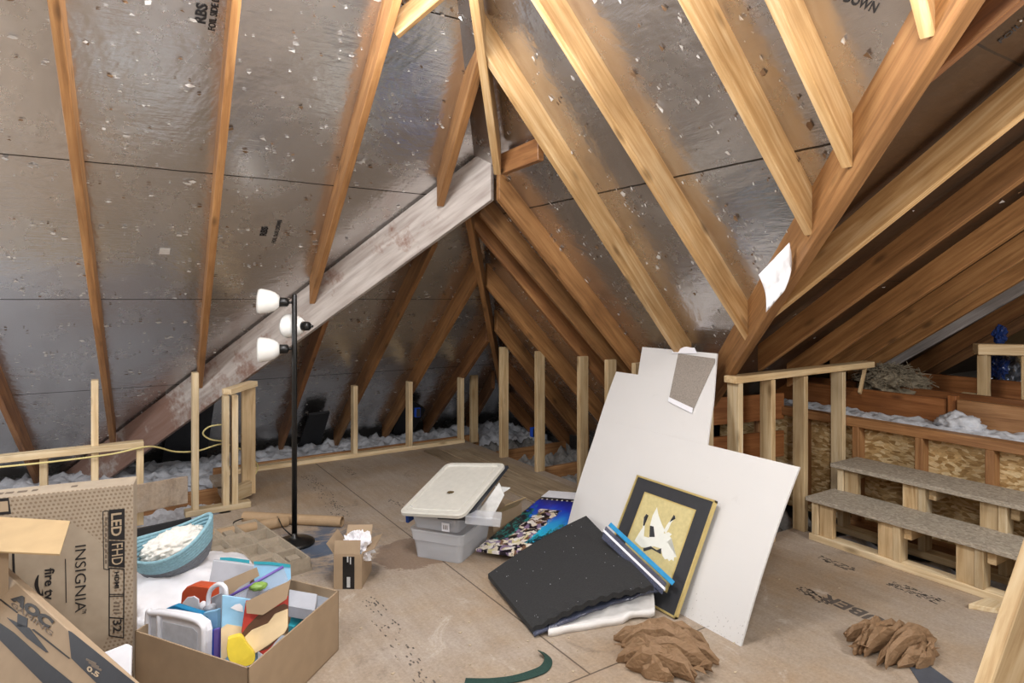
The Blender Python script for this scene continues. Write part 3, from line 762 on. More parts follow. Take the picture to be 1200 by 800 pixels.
# low wall behind the steps
ow = thing('step_wall', 'low wall of flake board and brown studs behind the steps', 'low wall', (4.5, 1.7, 0))
bm = BM(); box(bm, (4.53, 2.0, .31), (.018, 3.4, .74)); fin(bm, 'flake_board', M_OSB, ow)
for v in (3.27, 2.87, 2.467, 2.056, 1.665, 1.27, .87): post('stud', 4.475, v, 0, .655, .088, .045, W_OLD, ow)
lumber('top_plate', (4.475, .4, .655), (4.475, 3.6, .655), .09, .06, W_OLD, ow)
lumber('bottom_plate', (4.475, .4, -.04), (4.475, 2.52, -.04), .09, .042, W_OLD, ow)
# inside the wing: joists, insulation
bm = BM(); box(bm, (6.8, 1.0, .66), (4.4, 6.2, .04)); struct(fin(bm, 'floor_wing', M_INSULD, None, Matrix()))
tag(lumber('joist', (4.80, .3, .70), (4.80, 1.98, .70), .045, .18, W_OLD), 'tan joist on edge behind the flake board wall, nearer half', 'joist', 'wing joists')
tag(lumber('joist', (4.84, 2.06, .70), (4.84, 3.4, .70), .045, .17, W_BROWN), 'brown joist on edge behind the flake board wall, further half', 'joist', 'wing joists')
tag(lumber('joist', (5.10, 1.2, .70), (5.10, 3.6, .70), .045, .185, W_BROWN), 'brown joist second back, below the fibre heap', 'joist', 'wing joists')
tag(lumber('joist', (5.6, 1.0, .70), (5.6, 3.4, .70), .045, .25, W_BROWN), 'dark brown joist furthest back in the wing', 'joist', 'wing joists')
tag(post('post', 4.83, 2.02, .68, .90, .06, .05, W_BROWN), 'short reddish post where the two wing joists meet', 'post')
lumpy('insulation', 4.56, 4.78, .4, 3.4, .69, .05, M_INSUL, 'white fluffy insulation in the trough above the flake board wall', 'insulation', 4, 24, 14)
bm = BM(); blob(bm, (4.68, 1.93, .73), (.10, .13, .075), .35, 3, 5, 4, .69)
tag(fin(bm, 'insulation_clump', M_INSUL, smooth=True), 'white clump of insulation beside the reddish post', 'insulation')
# fibre heap
rnd = random.Random(11); bm = BM()
c0 = at_d(1045, 450, 5.0)
blob(bm, c0+V((0, 0, .0)), (.26, .22, .11), .4, 3, 2, 4)
for i in range(520):
    a = rnd.random()*2*PI; e = rnd.uniform(0, .5*PI); p = c0+V((math.cos(a)*math.cos(e)*.27, math.sin(a)*math.cos(e)*.23, math.sin(e)*.13))*rnd.uniform(.8, 1.05)
    d = V((rnd.gauss(0, 1), rnd.gauss(0, 1), rnd.gauss(0, .4))).normalized()*rnd.uniform(.03, .09)
    tube(bm, [p-d, p+V((0, 0, .015)), p+d], rnd.uniform(.0015, .003), 4)
tag(fin(bm, 'fibre_heap', M_STRAW), 'tangled heap of dry grey fibre on the joists behind the top plate', 'heap')
a = at_d(1016, 425, 4.85); b = at_d(1008, 462, 4.75)
tag(lumber('stick', b, a, .02, .035, W_STUD2), 'thin stick leaning upright by the fibre heap', 'stick')
# opening frame in the wing
tf = thing('timber_frame', 'pale timber guard frame around the dark opening at far right', 'frame', (5.1, 1.3, .68))
p1 = at_d(1153, 470, 4.5); 
post('post', p1.x, p1.y, .70, 1.16, .07, .06, W_STUD2, tf)
p2 = at_d(1204, 470, 4.35); post('post', p2.x, p2.y, .70, 1.16, .07, .05, W_STUD2, tf)
q = at_d(1143, 404, 4.5); q2 = at_d(1260, 412, 4.35)
lumber('rail', (q.x, q.y, 1.16), (q2.x, q2.y, 1.16), .09, .075, W_STUD2, tf)
q = at_d(1128, 465, 4.6)
lumber('foot_block', (q.x, q.y, .80), (p1.x, p1.y, .80), .05, .08, W_STUD2, tf)
bm = BM(); blob(bm, at_d(1178, 448, 4.95), (.13, .12, .22), .35, 3, 8, 4, .68)
tag(fin(bm, 'foil_bag', M_SILVER), 'dark crumpled shiny bag inside the guard frame', 'bag')
bm = BM(); blob(bm, at_d(1170, 428, 4.75), (.10, .05, .09), .5, 2.5, 6, 4)
blob(bm, at_d(1172, 392, 4.75), (.06, .04, .07), .5, 2.5, 3, 3)
tag(fin(bm, 'blue_bag', flat('blue_film', '#24386e', .25, .1, .4)), 'blue plastic bag hanging in the guard frame', 'bag')

# insulation behind knee walls
lumpy('insulation', -2.5, 4.6, 6.36, 7.4, -.16, .10, M_INSUL, 'fluffy white blown insulation behind the far knee wall', 'insulation', 1, 200, 11)
lumpy('insulation', 3.44, 4.44, 2.75, 6.3, -.2, .13, M_INSULD, 'dusty insulation and scraps behind the right knee wall studs', 'insulation', 2, 60, 11)
lumpy('insulation', -2.2, .78, 5.16, 6.34, -.17, .09, M_INSUL, 'white insulation behind the low rail and corner framing', 'insulation', 3, 120, 11)
lumpy('insulation', 3.99, 4.42, .5, 2.5, -.15, .08, M_INSUL, 'white insulation on the ground under the steps', 'insulation', 6, 14, 6)
for (u0, v0, u1, v1, lab) in ((3.42, 5.62, 4.3, 5.62, 'ceiling joist furthest back behind the right studs'), (3.42, 4.85, 4.3, 4.85, 'ceiling joist behind the second bare stud'), (3.42, 4.25, 4.3, 4.25, 'ceiling joist behind the third bare stud')):
    tag(lumber('joist', (u0, v0, -.17), (u1, v1, -.17), .045, .15, W_OLD), lab, 'joist', 'ceiling joists')
tag(lumber('joist', (-.4, 5.72, -.17), (.9, 5.72, -.17), .045, .17, W_OLD), 'brown joist in the insulation behind the corner framing', 'joist')
# sawn panel on the floor side behind the four-post wall
for (z, lab) in ((.62, 'upper brown board behind the four-post stud wall'), (.33, 'lower brown board behind the four-post stud wall')):
    tag(lumber('wall_board', (3.36, 3.25, z), (4.46, 3.05, z), .03, .20, W_BROWN), lab, 'board', 'boards behind the stud wall')
# black sheets propped on the slope
def propped(pxs, dz, label, name='black_sheet'):
    bm = BM(); pts = [on(x, y, PA, dz) for x, y in pxs]; prism(bm, pts, V((0, -.7, -1)).normalized()*.025)
    return tag(fin(bm, name, M_BLKF), label, 'sheet', 'black sheets behind the knee wall')
propped([(362, 484), (386, 481), (372, 530), (345, 533)], .10, 'black sheet propped on the foil just right of the lamp pole')
propped([(474, 462), (498, 478), (480, 512), (456, 515)], .10, 'black sheet propped on the foil behind the middle low stud')
propped([(200, 478), (252, 462), (240, 545), (188, 548)], .10, 'added black sheet standing for the dark void under the grey beam behind the tall bare stud')  # sheet added to paint the dark void below the beam
for (px, py, Z, lab) in ((489, 483, 7.0, 'small blue electrical box on the rafter behind the low studs'), (625, 506, 6.9, 'small blue electrical box beside the second bare stud')):
    t_ = thing('electrical_box', lab, 'electrical box', at_d(px, py, Z), group='blue electrical boxes')
    bm = BM(); c = at_d(px, py, Z); box(bm, c, (.06, .05, .10)); fin(bm, 'box_body', M_BLUEB, t_, bev=.004)
    bm = BM(); box(bm, c+V((0, -.028, 0)), (.045, .006, .085)); fin(bm, 'face_opening', M_NAVY, t_)
# yellow cable
pts = [at_v(-10, 548, 5.02), at_v(60, 541, 5.02), at_v(130, 532, 5.02), at_v(175, 523, 5.03), at_v(205, 529, 5.2), at_v(232, 528, 5.2), at_v(262, 520, 5.3), at_v(285, 528, 5.35), at_v(302, 545, 5.5), at_v(296, 560, 5.5)]
bm = BM(); tube(bm, spline(pts, 8), .006, 6)
pts = [at_v(262, 497, 5.3), at_v(245, 500, 5.32), at_v(238, 508, 5.32), at_v(248, 515, 5.32), at_v(268, 517, 5.34)]
tube(bm, spline(pts, 8), .006, 6)
tag(fin(bm, 'cable', M_YEL, smooth=True), 'thin yellow electrical cable strung through the left framing', 'cable')
# hanging plastic sheet by the valley
pts2 = [(891, 322), (908, 284), (918, 298), (924, 326), (912, 348), (902, 366), (898, 345)]
nB = V((-1.03, 0, -1)).normalized()
c = on(905, 325, PB, -.16); nv = (EYE-c).normalized()
bm = BM(); g = []
for i in range(13):
    row = []
    for j in range(9):
        s, t_ = i/12, j/8
        x = 889+(36*t_)+10*math.sin(s*3)*(.4+.2*t_)+ s*(8-14*t_) ; y = 322-38*t_+ s*(44+12*t_)
        p = on_p(x, y, c, nv)+nv*(.015*math.sin(t_*22+s*2)+.01*math.sin(s*9))
        row.append(bm.verts.new(p))
    g.append(row)
for i in range(12):
    for j in range(8): bm.faces.new((g[i][j], g[i+1][j], g[i+1][j+1], g[i][j+1]))
r = bmesh.ops.extrude_face_region(bm, geom=list(bm.faces))
for q in r['geom']:
    if isinstance(q, bmesh.types.BMVert): q.co -= nv*.003
tag(fin(bm, 'plastic_sheet', M_PLASTW, smooth=True), 'wrinkled white plastic flap hanging at the valley beam', 'plastic sheet')

# leaning brace in the right foreground
a = at_d(1057, 1080, 1.5); b = at_d(1323, 312, 1.5); t_ = (b-a).normalized()
a = a+t_*((-a.z)/t_.z) if a.z < 0 else a-t_*(a.z/t_.z); 
tag(lumber('brace', a+V((.03, 0, .0)), b+t_*.85+V((.03, 0, 0)), .09, .04, W_STUD2, up=V((-.35, -.94, 0))), 'leaning pale board close to the camera at the lower right edge', 'brace')
bm = BM(); c = at_z(1160, 716, 0); prism(bm, [c+V((-.06, .07, 0)), c+V((.10, .05, 0)), c+V((.10, -.06, 0)), c+V((.0, -.03, 0))], (0, 0, .025))
tag(fin(bm, 'wood_offcut', W_STUD, bev=.002), 'small pale wood offcut on the floor in front of the steps', 'offcut')

# ------------------------------------------------------------------ floor lamp
lp = at_z(345, 637, 0)
lamp = thing('floor_lamp', 'black floor lamp with three white bell shades near the far knee wall', 'lamp', lp)
bm = BM(); lathe(bm, [(.125, 0), (.125, .012), (.11, .022), (.05, .034), (.02, .045), (.016, .07)], Matrix.Translation(lp)); fin(bm, 'base', M_BLK, lamp, smooth=True)
bm = BM(); lathe(bm, [(.0165, .04), (.0165, 1.572), (.012, 1.58)], Matrix.Translation(lp), 16); fin(bm, 'pole', M_BLK, lamp, smooth=True)
rt = V((cT, -sT, 0)); fw = V((sT, cT, 0))
def shade(zc, d, offs, tilt):
    d = V(d).normalized(); M = frame_M(lp+V((0, 0, zc))+V(offs), d)
    Mz = M @ Matrix.Rotation(PI/2, 4, 'Y')          # lathe axis -> d
    bm = BM(); lathe(bm, [(.008, .0), (.008, .03)], Mz, 12); fin(bm, 'swivel', M_BLK, lamp, smooth=True)
    bm = BM(); lathe(bm, [(.018, .022), (.028, .032), (.030, .075), (.026, .082)], Mz, 20); s = fin(bm, 'socket', M_BLK, lamp, smooth=True)
    bm = BM(); lathe(bm, [(.028, .076), (.044, .086), (.060, .108), (.070, .136), (.076, .166), (.079, .190), (.074, .205), (.069, .190), (.060, .15), (.03, .10)], Mz, 28); fin(bm, 'lamp_shade', M_SHADE, lamp, smooth=True)
shade(1.526, -rt*1-fw*.25+V((0, 0, .05)), -rt*.012, 0)
shade(1.375, -rt*.92-fw*-.35+V((0, 0, .0)), rt*.105+fw*.035, 0)
shade(1.235, -rt*1-fw*.3+V((0, 0, -.02)), -rt*.012, 0)
cp = [lp+V((0, 0, .05))-rt*.015, lp-rt*.07+V((0, .02, .10)), at_z(322, 603, .04), at_z(300, 604, .035), at_z(275, 611, .03), at_z(278, 618, .03), at_z(296, 618, .012)]
bm = BM(); tube(bm, spline(cp, 10), .0045, 6); fin(bm, 'power_cord', M_BLK, lamp, smooth=True)

# ------------------------------------------------------------------ television carton
P0, P1 = at_z(0, 583, .80), at_z(156, 567, .80)
xd = (P1-P0); xd.z = 0; xd.normalize(); yd = V((-xd.y, xd.x, 0))
o0 = P1-xd*.62; o0.z = 0
tvM = frame_M(o0, xd)
tv = thing('television_carton', 'tall tan dotted television carton with black print standing against the rail', 'carton', o0, math.atan2(xd.y, xd.x))
bm = BM(); box(bm, (.31, .065, .40), (.62, .13, .80))
tvb = fin(bm, 'carton_body', M_TVDOT, tv, tvM, bev=.004)
nT = -yd; PT = o0.copy()
def tvp(x, y): return on_p(x, y, PT, nT)+nT*.0008
def tvquad(pxs, mat, name='print_panel', lift=0): return slab(name, pxs, PT+nT*.0016, nT, .0014, mat, tv, lift=lift)
DOWN = V((0, 0, -1))
def tvtext(s, xtl, ytl, xbr, ybr, mat, bold=0):
    """reads downwards, letter tops to the right: box given in photo coordinates"""
    a = tvp(xtl, ytl); b = tvp(xbr, ybr); c = tvp(xtl, ybr)
    w = abs(a.z-b.z); h = (b-c).length
    text_fit(s, a+nT*.0012, DOWN, xd, w, h, mat, tv, bold=bold)
def z1(x, y): return (x/3.8125, 590+y/3.8125)
def z1q(*q): return [z1(x, y) for x, y in q]
tvquad(z1q((487, 28), (557, 22), (557, 162), (487, 160)), M_INK)
tvquad(z1q((487, 166), (557, 168), (557, 286), (487, 280)), M_INK)
M_LBL = M_TVDOT
tvtext('LED', *z1(497, 44), *z1(543, 140), M_CARDTV, .02)
tvtext('FHD', *z1(500, 180), *z1(548, 268), M_CARDTV, .0)
tvtext('HDMI', *z1(512, 305), *z1(532, 375), M_INK, .03)
tvtext('32', *z1(505, 520), *z1(543, 570), M_INK, .02)
tvtext('INSIGNIA', *z1(336, 188), *z1(384, 478), M_INK, -.005)
tvtext('TM', *z1(368, 470), *z1(386, 487), M_INK)
tvtext('fire tv', *z1(200, 290), *z1(244, 425), M_INK, .02)
tvquad(z1q((290, 247), (294, 247), (298, 443), (294, 443)), M_INK, 'rule_line')
def text_quad(body, qpx, P, n, mat, parent, bold=0, th=.0008):
    cu = bpy.data.curves.new('lettering', 'FONT'); cu.body = body; cu.size = 1; cu.offset = bold; cu.resolution_u = 3
    t = bpy.data.objects.new('lettering', cu); COL.objects.link(t); bpy.context.view_layer.update()
    me = bpy.data.meshes.new_from_object(t.evaluated_get(bpy.context.evaluated_depsgraph_get()))
    bpy.data.objects.remove(t); bpy.data.curves.remove(cu)
    c4 = [on_p(x, y, P, n) for x, y in qpx]         # TL TR BR BL on the panel
    xs = [v.co.x for v in me.vertices]; ys = [v.co.y for v in me.vertices]
    x0, x1, y0, y1 = min(xs), max(xs), min(ys), max(ys)
    for v in me.vertices:
        a, b_ = (v.co.x-x0)/(x1-x0), (v.co.y-y0)/(y1-y0)
        v.co = (c4[3]*(1-a)+c4[2]*a)*(1-b_)+(c4[0]*(1-a)+c4[1]*a)*b_
    bm = BM(); bm.from_mesh(me); bpy.data.meshes.remove(me)
    r = bmesh.ops.extrude_face_region(bm, geom=list(bm.faces))
    for q in r['geom']:
        if isinstance(q, bmesh.types.BMVert): q.co += n*th
    return fin(bm, 'lettering', mat, parent)
def outline(q, w=2.5):
    for i in range(len(q)):
        (x0, y0), (x1, y1) = q[i], q[(i+1) % len(q)]
        dx, dy = x1-x0, y1-y0; l = math.hypot(dx, dy); nx, ny = -dy/l*w, dx/l*w
        tvquad(z1q((x0-nx, y0-ny), (x1-nx, y1-ny), (x1+nx, y1+ny), (x0+nx, y0+ny)), M_INK, 'rule_line')
outline([(488, 288), (554, 292), (552, 600), (488, 590)])
outline([(460, 35), (484, 32), (484, 295), (464, 292)], 1.6)
outline([(488, 405), (553, 405), (553, 412), (488, 415)], 1.8)
outline([(488, 508), (553, 512), (553, 514), (488, 510)], 1.5)
for i in range(9):    # fine print strip beside the dark labels, unreadable
    tvquad(z1q((470, 60+24*i), (478, 60+24*i), (478, 76+24*i), (470, 76+24*i)), M_INKG, 'fine_print')
for i in range(4): tvquad(z1q((508, 440+15*i), (534, 441+15*i), (534, 447+15*i), (508, 446+15*i)), M_INKG, 'fine_print')
# the smile arrow
sm = [z1(168+(-18)*math.sin(k/10*PI)+ 8*k/10, 320+9*k) for k in range(11)]
sw = [z1(174+(-8)*math.sin(k/10*PI)+ 10*k/10, 318+9*k) for k in range(11)]
tvquad([ (x, y) for x, y in sm]+list(reversed(sw)), M_INK, 'smile_mark')
tvquad(z1q((165, 408), (186, 402), (190, 380), (194, 412)), M_INK, 'smile_mark')
# black corner label, top-left
tvquad([(-40, 588), (10, 583), (13, 602), (-40, 607)], M_INK)
tvquad([(-40, 591), (9, 587), (10, 599), (-40, 603)], M_CARDTV, lift=.001)
tvquad([(13, 606), (15, 606), (18, 680), (15, 680)], M_INK, 'rule_line')
# marks along the top
for x, w in ((.28, .03), (.32, .02), (.35, .025), (.39, .03), (.43, .018), (.56, .02)):
    bm = BM(); box(bm, (x-.15, .06, .8008), (w, .022, .0012)); fin(bm, 'top_mark', M_INKG, tv, tvM)

# ------------------------------------------------------------------ monitor carton in the left foreground
A1, A2 = at_z(0, 665, .66), at_z(150, 800, .64)
ed = (A2-A1).normalized(); side = V((ed.y, -ed.x, 0)).normalized()      # horizontal, off to the viewer's left
if side.x > 0: side = -side
dwn = (side*.34+V((0, 0, -.62))).normalized(); nM = ed.cross(dwn).normalized()
if nM.dot(EYE-A1) < 0: nM = -nM
mo = thing('monitor_carton', 'opened tan and black monitor carton leaning in the lower left foreground', 'carton', (A1.x+side.x*.3, A1.y+side.y*.3, 0))
B1 = A1-ed*.30; B2 = A2+ed*.12
LD = .64/abs(dwn.z)
bm = BM(); prism(bm, [B1, B2, B2+dwn*(LD), B1+dwn*(LD+.02)], -nM*.035); fin(bm, 'carton_body', M_CARD, mo, bev=.003)
def moq(pxs, mat, name='print_panel', lift=0): return slab(name, pxs, A1+nM*.0018, nM, .0014, mat, mo, lift=lift)
def clipv(q): return q
moq(z1q((305, 566), (318, 572), (610, 806), (640, 840), (560, 880), (430, 800), (318, 690)), M_NAVY)
moq(z1q((-20, 520), (60, 575), (200, 700), (330, 805), (420, 880), (260, 870), (190, 800), (-20, 590)), M_NAVY)
moq(z1q((78, 490), (122, 512), (120, 552), (76, 548)), M_NAVY)
moq(z1q((30, 508), (75, 530), (130, 555), (214, 662), (205, 664), (120, 600)), M_NAVY)
moq(z1q((-10, 424), (0, 424), (78, 484), (74, 488)), M_INK, 'rule_line')
moq(z1q((140, 562), (150, 560), (312, 690), (306, 692)), M_INK, 'rule_line')
def motext(s, a, b, hpx, mat, bold, shear):
    p, q = on_p(*z1(*a), A1+nM*.0024, nM), on_p(*z1(*b), A1+nM*.0024, nM)
    r_ = on_p(*z1(a[0]+hpx[0], a[1]+hpx[1]), A1+nM*.0024, nM)
    text_fit(s, p, q-p, r_-p, (q-p).length, (r_-p).length, mat, mo, bold=bold, shear=shear)
PM_ = A1+nM*.0024
text_quad('AOC', z1q((76, 392), (246, 522), (214, 560), (46, 426)), PM_, nM, M_INK, mo, .06)
text_quad('GAMING', z1q((56, 437), (238, 572), (228, 590), (46, 452)), PM_, nM, M_INKG, mo, .0)
for i in range(3): moq(z1q((385+i*12, 690+i*14), (430+i*12, 712+i*14), (427+i*12, 720+i*14), (383+i*12, 698+i*14)), M_INKG, 'fine_print', .001)
text_quad('0.5', z1q((396, 722), (446, 757), (436, 778), (385, 742)), PM_, nM, M_CARDTV, mo, .03)
# carton flap and back wall, opened outwards
fz0, fz1 = .76, .79
q = [at_z(-40, 644, fz0), at_z(70, 649, fz0), at_z(82, 610, fz1), at_z(-40, 603, fz1)]
bm = BM(); prism(bm, q, (0, 0, -.005)); fin(bm, 'flap', M_CARDI, mo)
w0, w1 = at_z(-60, 645, fz0-.006), at_z(10, 646, fz0-.006)
bm = BM(); prism(bm, [w0, w1, V((w1.x, w1.y, .0)), V((w0.x, w0.y, .0))], V((.0, .006, 0))); fin(bm, 'inner_wall', M_CARD, mo)
# white foam corner between cartons
P = at_z(140, 800, .50); n_ = V((-.25, -.9, .5)).normalized()
P = at_d(140, 775, 2.05)
tag(slab('foam_sheet', [(112, 768), (148, 754), (154, 757), (151, 850), (110, 850)], P, n_, .02, M_WPL, None, .003), 'corner of a white sheet sticking up between the two cartons', 'sheet')

# ------------------------------------------------------------------ white bag, basket
bm = BM(); R = Matrix.Rotation(-.5, 3, 'Z')
blob(bm, (.36, 3.60, .06), (.33, .38, .15), .12, 2.4, 3.3, 5, .002, R)
tag(fin(bm, 'white_bag', M_BAG, smooth=True), 'puffy white plastic bag under the rope basket', 'bag')
bc = at_d(203, 645, 3.22)+V((0, 0, .015))
bM = Matrix.Translation(bc) @ Matrix.Rotation(math.atan2(fw.y, fw.x)-PI/2, 4, 'Z') @ Matrix.Rotation(math.radians(14), 4, 'X') @ Matrix.Rotation(math.radians(-12), 4, 'Y') @ Matrix.Rotation(.35, 4, 'Z')
bas = thing('rope_basket', 'oval pale blue and grey coiled rope basket resting on the white bag', 'basket', bc)
def coil(i):
    k = i/8; a = .135+.068*k**.7; b = .105+.05*k**.7; z = -.09+.0165*i
    return [bM @ V((a*math.cos(t), b*math.sin(t), z+.028*k*math.cos(2*t))) for t in [q*2*PI/44 for q in range(44)]]
bm = BM()
for i in range(0, 4): ringtube(bm, coil(i), .0095, 7)
pts = coil(0); bm.faces.new([bm.verts.new(p) for p in pts]); fin(bm, 'base_coils', M_GREYR, bas, smooth=True)
bm = BM()
for i in range(4, 10): ringtube(bm, coil(i), .0095, 7)
fin(bm, 'rim_coils', M_TEAL, bas, smooth=True)
bm = BM(); blob(bm, (0, 0, .012), (.152, .114, .062), .22, 6, 9, 5)
for v in bm.verts: v.co = bM @ (v.co+V((.01, 0, .0)))
tag(fin(bm, 'filling', M_FILL, smooth=True), 'heap of white shredded filling inside the rope basket', 'filling', kind='stuff')
# black board added to paint the dark gap behind the basket
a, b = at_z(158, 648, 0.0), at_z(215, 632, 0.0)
tag(lumber('dark_gap_board', a+V((-.2, .05, 0)), b+V((.05, .05, 0)), .02, .12, M_BLKF), 'black board added as the dark gap behind the basket below the plywood strip', 'board')

# ------------------------------------------------------------------ pulp tray and tubes
ta, tb, tc_ = at_z(300, 620, 0), at_z(366, 668, 0), at_z(252, 660, 0)
ex = (tb-ta); Lx = ex.length; ex.normalize(); ey = V((0, 0, 1)).cross(ex); 
if ey.dot(tc_-ta) < 0: ey = -ey
Ly = .42; bm = BM(); g = []; nx, ny = 84, 46
def ph(s, t):
    e = min(s*Lx, (1-s)*Lx, t*Ly, (1-t)*Ly)
    h = .075 if e < .02 else .02
    fx = (s*4) % 1; fy = (t*3) % 1; ix = int(s*4); iy = int(t*3)
    if min(fx, 1-fx) < .10 or min(fy, 1-fy) < .11: h = max(h, .055+.018*((ix+iy) % 2))
    if (ix*3+iy) % 4 == 1 and .3 < fx < .7 and .25 < fy < .75: h = .06
    if (ix+iy*2) % 5 == 2: h = max(h, .035)
    return h
for i in range(nx+1):
    row = []
    for j in range(ny+1):
        s, t_ = i/nx, j/ny; p = ta+ex*(s*Lx)+ey*(t_*Ly)
        row.append(bm.verts.new(p+V((0, 0, ph(s, t_) if 0 < i < nx and 0 < j < ny else .02))))
    g.append(row)
for i in range(nx):
    for j in range(ny): bm.faces.new((g[i][j], g[i+1][j], g[i+1][j+1], g[i][j+1]))
r = bmesh.ops.extrude_face_region(bm, geom=list(bm.faces))
for q in r['geom']:
    if isinstance(q, bmesh.types.BMVert): q.co.z = max(.0, q.co.z-.006) if q.co.z > .021 else 0.0
tag(fin(bm, 'pulp_tray', M_PULP), 'grey-brown moulded pulp packing tray on the floor by the lamp base', 'tray')
def paper_tube(a, b, r, lab):
    a, b = V(a), V(b); bm = BM(); d = (b-a).normalized(); sd = V((0, 0, 1)).cross(d); M = frame_M(a, d) @ Matrix.Rotation(PI/2, 4, 'Y')
    L = (b-a).length; lathe(bm, [(r, 0), (r, L), (r*.86, L), (r*.84, L-.05)], M, 20)
    return tag(fin(bm, 'cardboard_tube', M_TUBE, smooth=False), lab, 'tube', 'cardboard tubes')
paper_tube(at_z(286, 605, .035), at_z(401, 611, .035), .035, 'long brown cardboard tube lying behind the lamp base, its open end to the right')
paper_tube(at_z(236, 630, .035), at_z(337, 610, .035), .034, 'brown cardboard tube lying in front of the corner framing, under the lamp cord')

# ------------------------------------------------------------------ open toy carton
bz = .26
Nn, Rr, Ll = at_z(291, 783, bz), at_z(397, 692, bz), at_z(158, 739, bz)
Bb = Ll+(Rr-Nn)
toy = thing('open_carton', 'open cardboard carton full of toys and books in the left foreground', 'carton', (Nn.x, Nn.y, 0))
def wallp(a, b, name='side_wall', mat=M_CARD):
    c = (Nn+Rr+Ll+Bb)/4; inn = (c-(a+b)/2); inn.z = 0; inn.normalize()
    a0, b0 = V((a.x, a.y, 0)), V((b.x, b.y, 0))
    bm = BM(); prism(bm, [a, b, b0, a0], inn*.006); return fin(bm, name, mat, toy)
wallp(Nn, Rr); wallp(Ll, Nn); wallp(Bb, Rr); wallp(Ll, Bb)
bm = BM(); prism(bm, [V((q.x, q.y, .001)) for q in (Nn, Rr, Bb, Ll)], (0, 0, .006)); fin(bm, 'base_panel', M_CARD, toy)
eNR = (Rr-Nn).normalized(); eNL = (Ll-Nn).normalized()
eNR.z = 0; eNL.z = 0
nLN = -V((-eNL.y, eNL.x, 0)); 
if nLN.dot(EYE-Nn) < 0: nLN = -nLN
nNR = V((-eNR.y, eNR.x, 0))
if nNR.dot(EYE-Nn) < 0: nNR = -nNR
nC = (EYE-V((Nn.x, Nn.y, 1.2))).normalized(); nC.z = .25; nC.normalize()
def z2(*q): return [(150+x/5, 640+y/5) for x, y in q]
def z3(*q): return [(250+x/5, 640+y/5) for x, y in q]
def inn(k, j): return Nn+eNR*k+eNL*j
# flap folded up at the near right
slab('flap', z3((190, 325), (438, 205), (455, 190), (430, 308), (290, 402), (195, 392)), inn(.20, .075), nC, .005, M_CARD, toy, lift=.03)
# white toy tray
tr = thing('toy_tray', 'white plastic toy tray with rounded frame at the left of the toy carton', 'toy', inn(.06, .3))
Pp = inn(.07, .3)
slab('tray_frame', z2((118, 400), (140, 378), (250, 385), (395, 412), (450, 450), (462, 500), (456, 720), (118, 640)), Pp, nLN, .03, M_WPL, tr, .01)
slab('tray_recess', z2((205, 440), (380, 480), (405, 505), (400, 700), (190, 650)), Pp, nLN, .004, flat('tray_recess_grey', '#cfd2da', .4), tr, .0, lift=.002)
slab('tray_recess', z2((138, 410), (178, 425), (176, 640), (130, 630)), Pp, nLN, .004, flat('tray_recess_grey', '#cfd2da', .4), tr, .0, lift=.002)
tube_pts = lambda q: [on_p(x, y, Pp, nLN)+nLN*.004 for x, y in z2(*q)]
bm = BM(); tube(bm, spline(tube_pts([(124, 640), (124, 400), (150, 385), (260, 395), (390, 425), (440, 460), (448, 520), (446, 700)]), 6), .012, 10); tube(bm, spline(tube_pts([(190, 395), (186, 640)]), 4), .010, 8)
fin(bm, 'raised_rim', M_WPL, tr, smooth=True)
# blue book behind the tray
tag(slab('book', z2((220, 365), (270, 346), (415, 392), (470, 410), (455, 620), (220, 560)), inn(.13, .3), nLN, .025, M_BLUEK, None, .002), 'teal blue book standing behind the white toy tray', 'book')
# orange handled toy
tr = thing('toy_case', 'orange-red rounded toy case with pale front behind the blue book', 'toy', inn(.22, .3))
slab('case_body', z2((305, 345), (312, 270), (340, 238), (375, 226), (470, 238), (480, 260), (478, 520), (305, 500)), inn(.22, .3), nLN, .05, M_ORANGE, tr, .008)
slab('case_front', z2((318, 330), (345, 300), (385, 292), (412, 310), (420, 380), (418, 480), (318, 470)), inn(.22, .3), nLN, .006, M_WPL, tr, .002, lift=.004)
bm = BM(); blob(bm, on_p(*z2((440, 350))[0], inn(.2, .3), nLN), (.016, .016, .02), .05, 1, 1, 3); fin(bm, 'white_knob', M_WPL, tr, smooth=True)
# arched white handle
tr = thing('toy_basket', 'small toy with a white arched tube handle in the middle of the toy carton', 'toy', inn(.16, .22))
bm = BM(); Pq = inn(.17, .22); hp = [on_p(x, y, Pq, nLN) for x, y in z2((468, 640), (470, 350), (478, 270), (505, 235), (540, 222), (570, 245), (575, 300))]
tube(bm, spline(hp, 8), .009, 10); fin(bm, 'handle_tube', M_WPL, tr, smooth=True)
bm = BM(); tube(bm, [on_p(x, y, Pq, nLN) for x, y in z2((455, 372), (500, 352))], .014, 10); fin(bm, 'handle_collar', M_GREYB, tr, smooth=True)
# books in the middle
tag(slab('book', z2((440, 390), (520, 372), (520, 700), (450, 690)), inn(.13, .19), nLN, .02, M_SKY, None, .002), 'pale blue book spine between the white tray and the picture panel', 'book')
tag(slab('book', z2((455, 500), (500, 490), (500, 700), (458, 690)), inn(.10, .19), nLN, .015, M_BLUEB, None, .002), 'deep blue book low beside the white tray', 'book')
tag(slab('book', z2((500, 488), (528, 482), (526, 700), (500, 700)), inn(.10, .17), nLN, .015, M_PURP, None, .002), 'narrow purple book next to the deep blue one', 'book')
tag(slab('book', z2((485, 300), (552, 270), (545, 700), (485, 690)), inn(.20, .2), nLN, .02, M_GREYB, None, .002), 'grey-blue book standing upright behind the purple one', 'book')
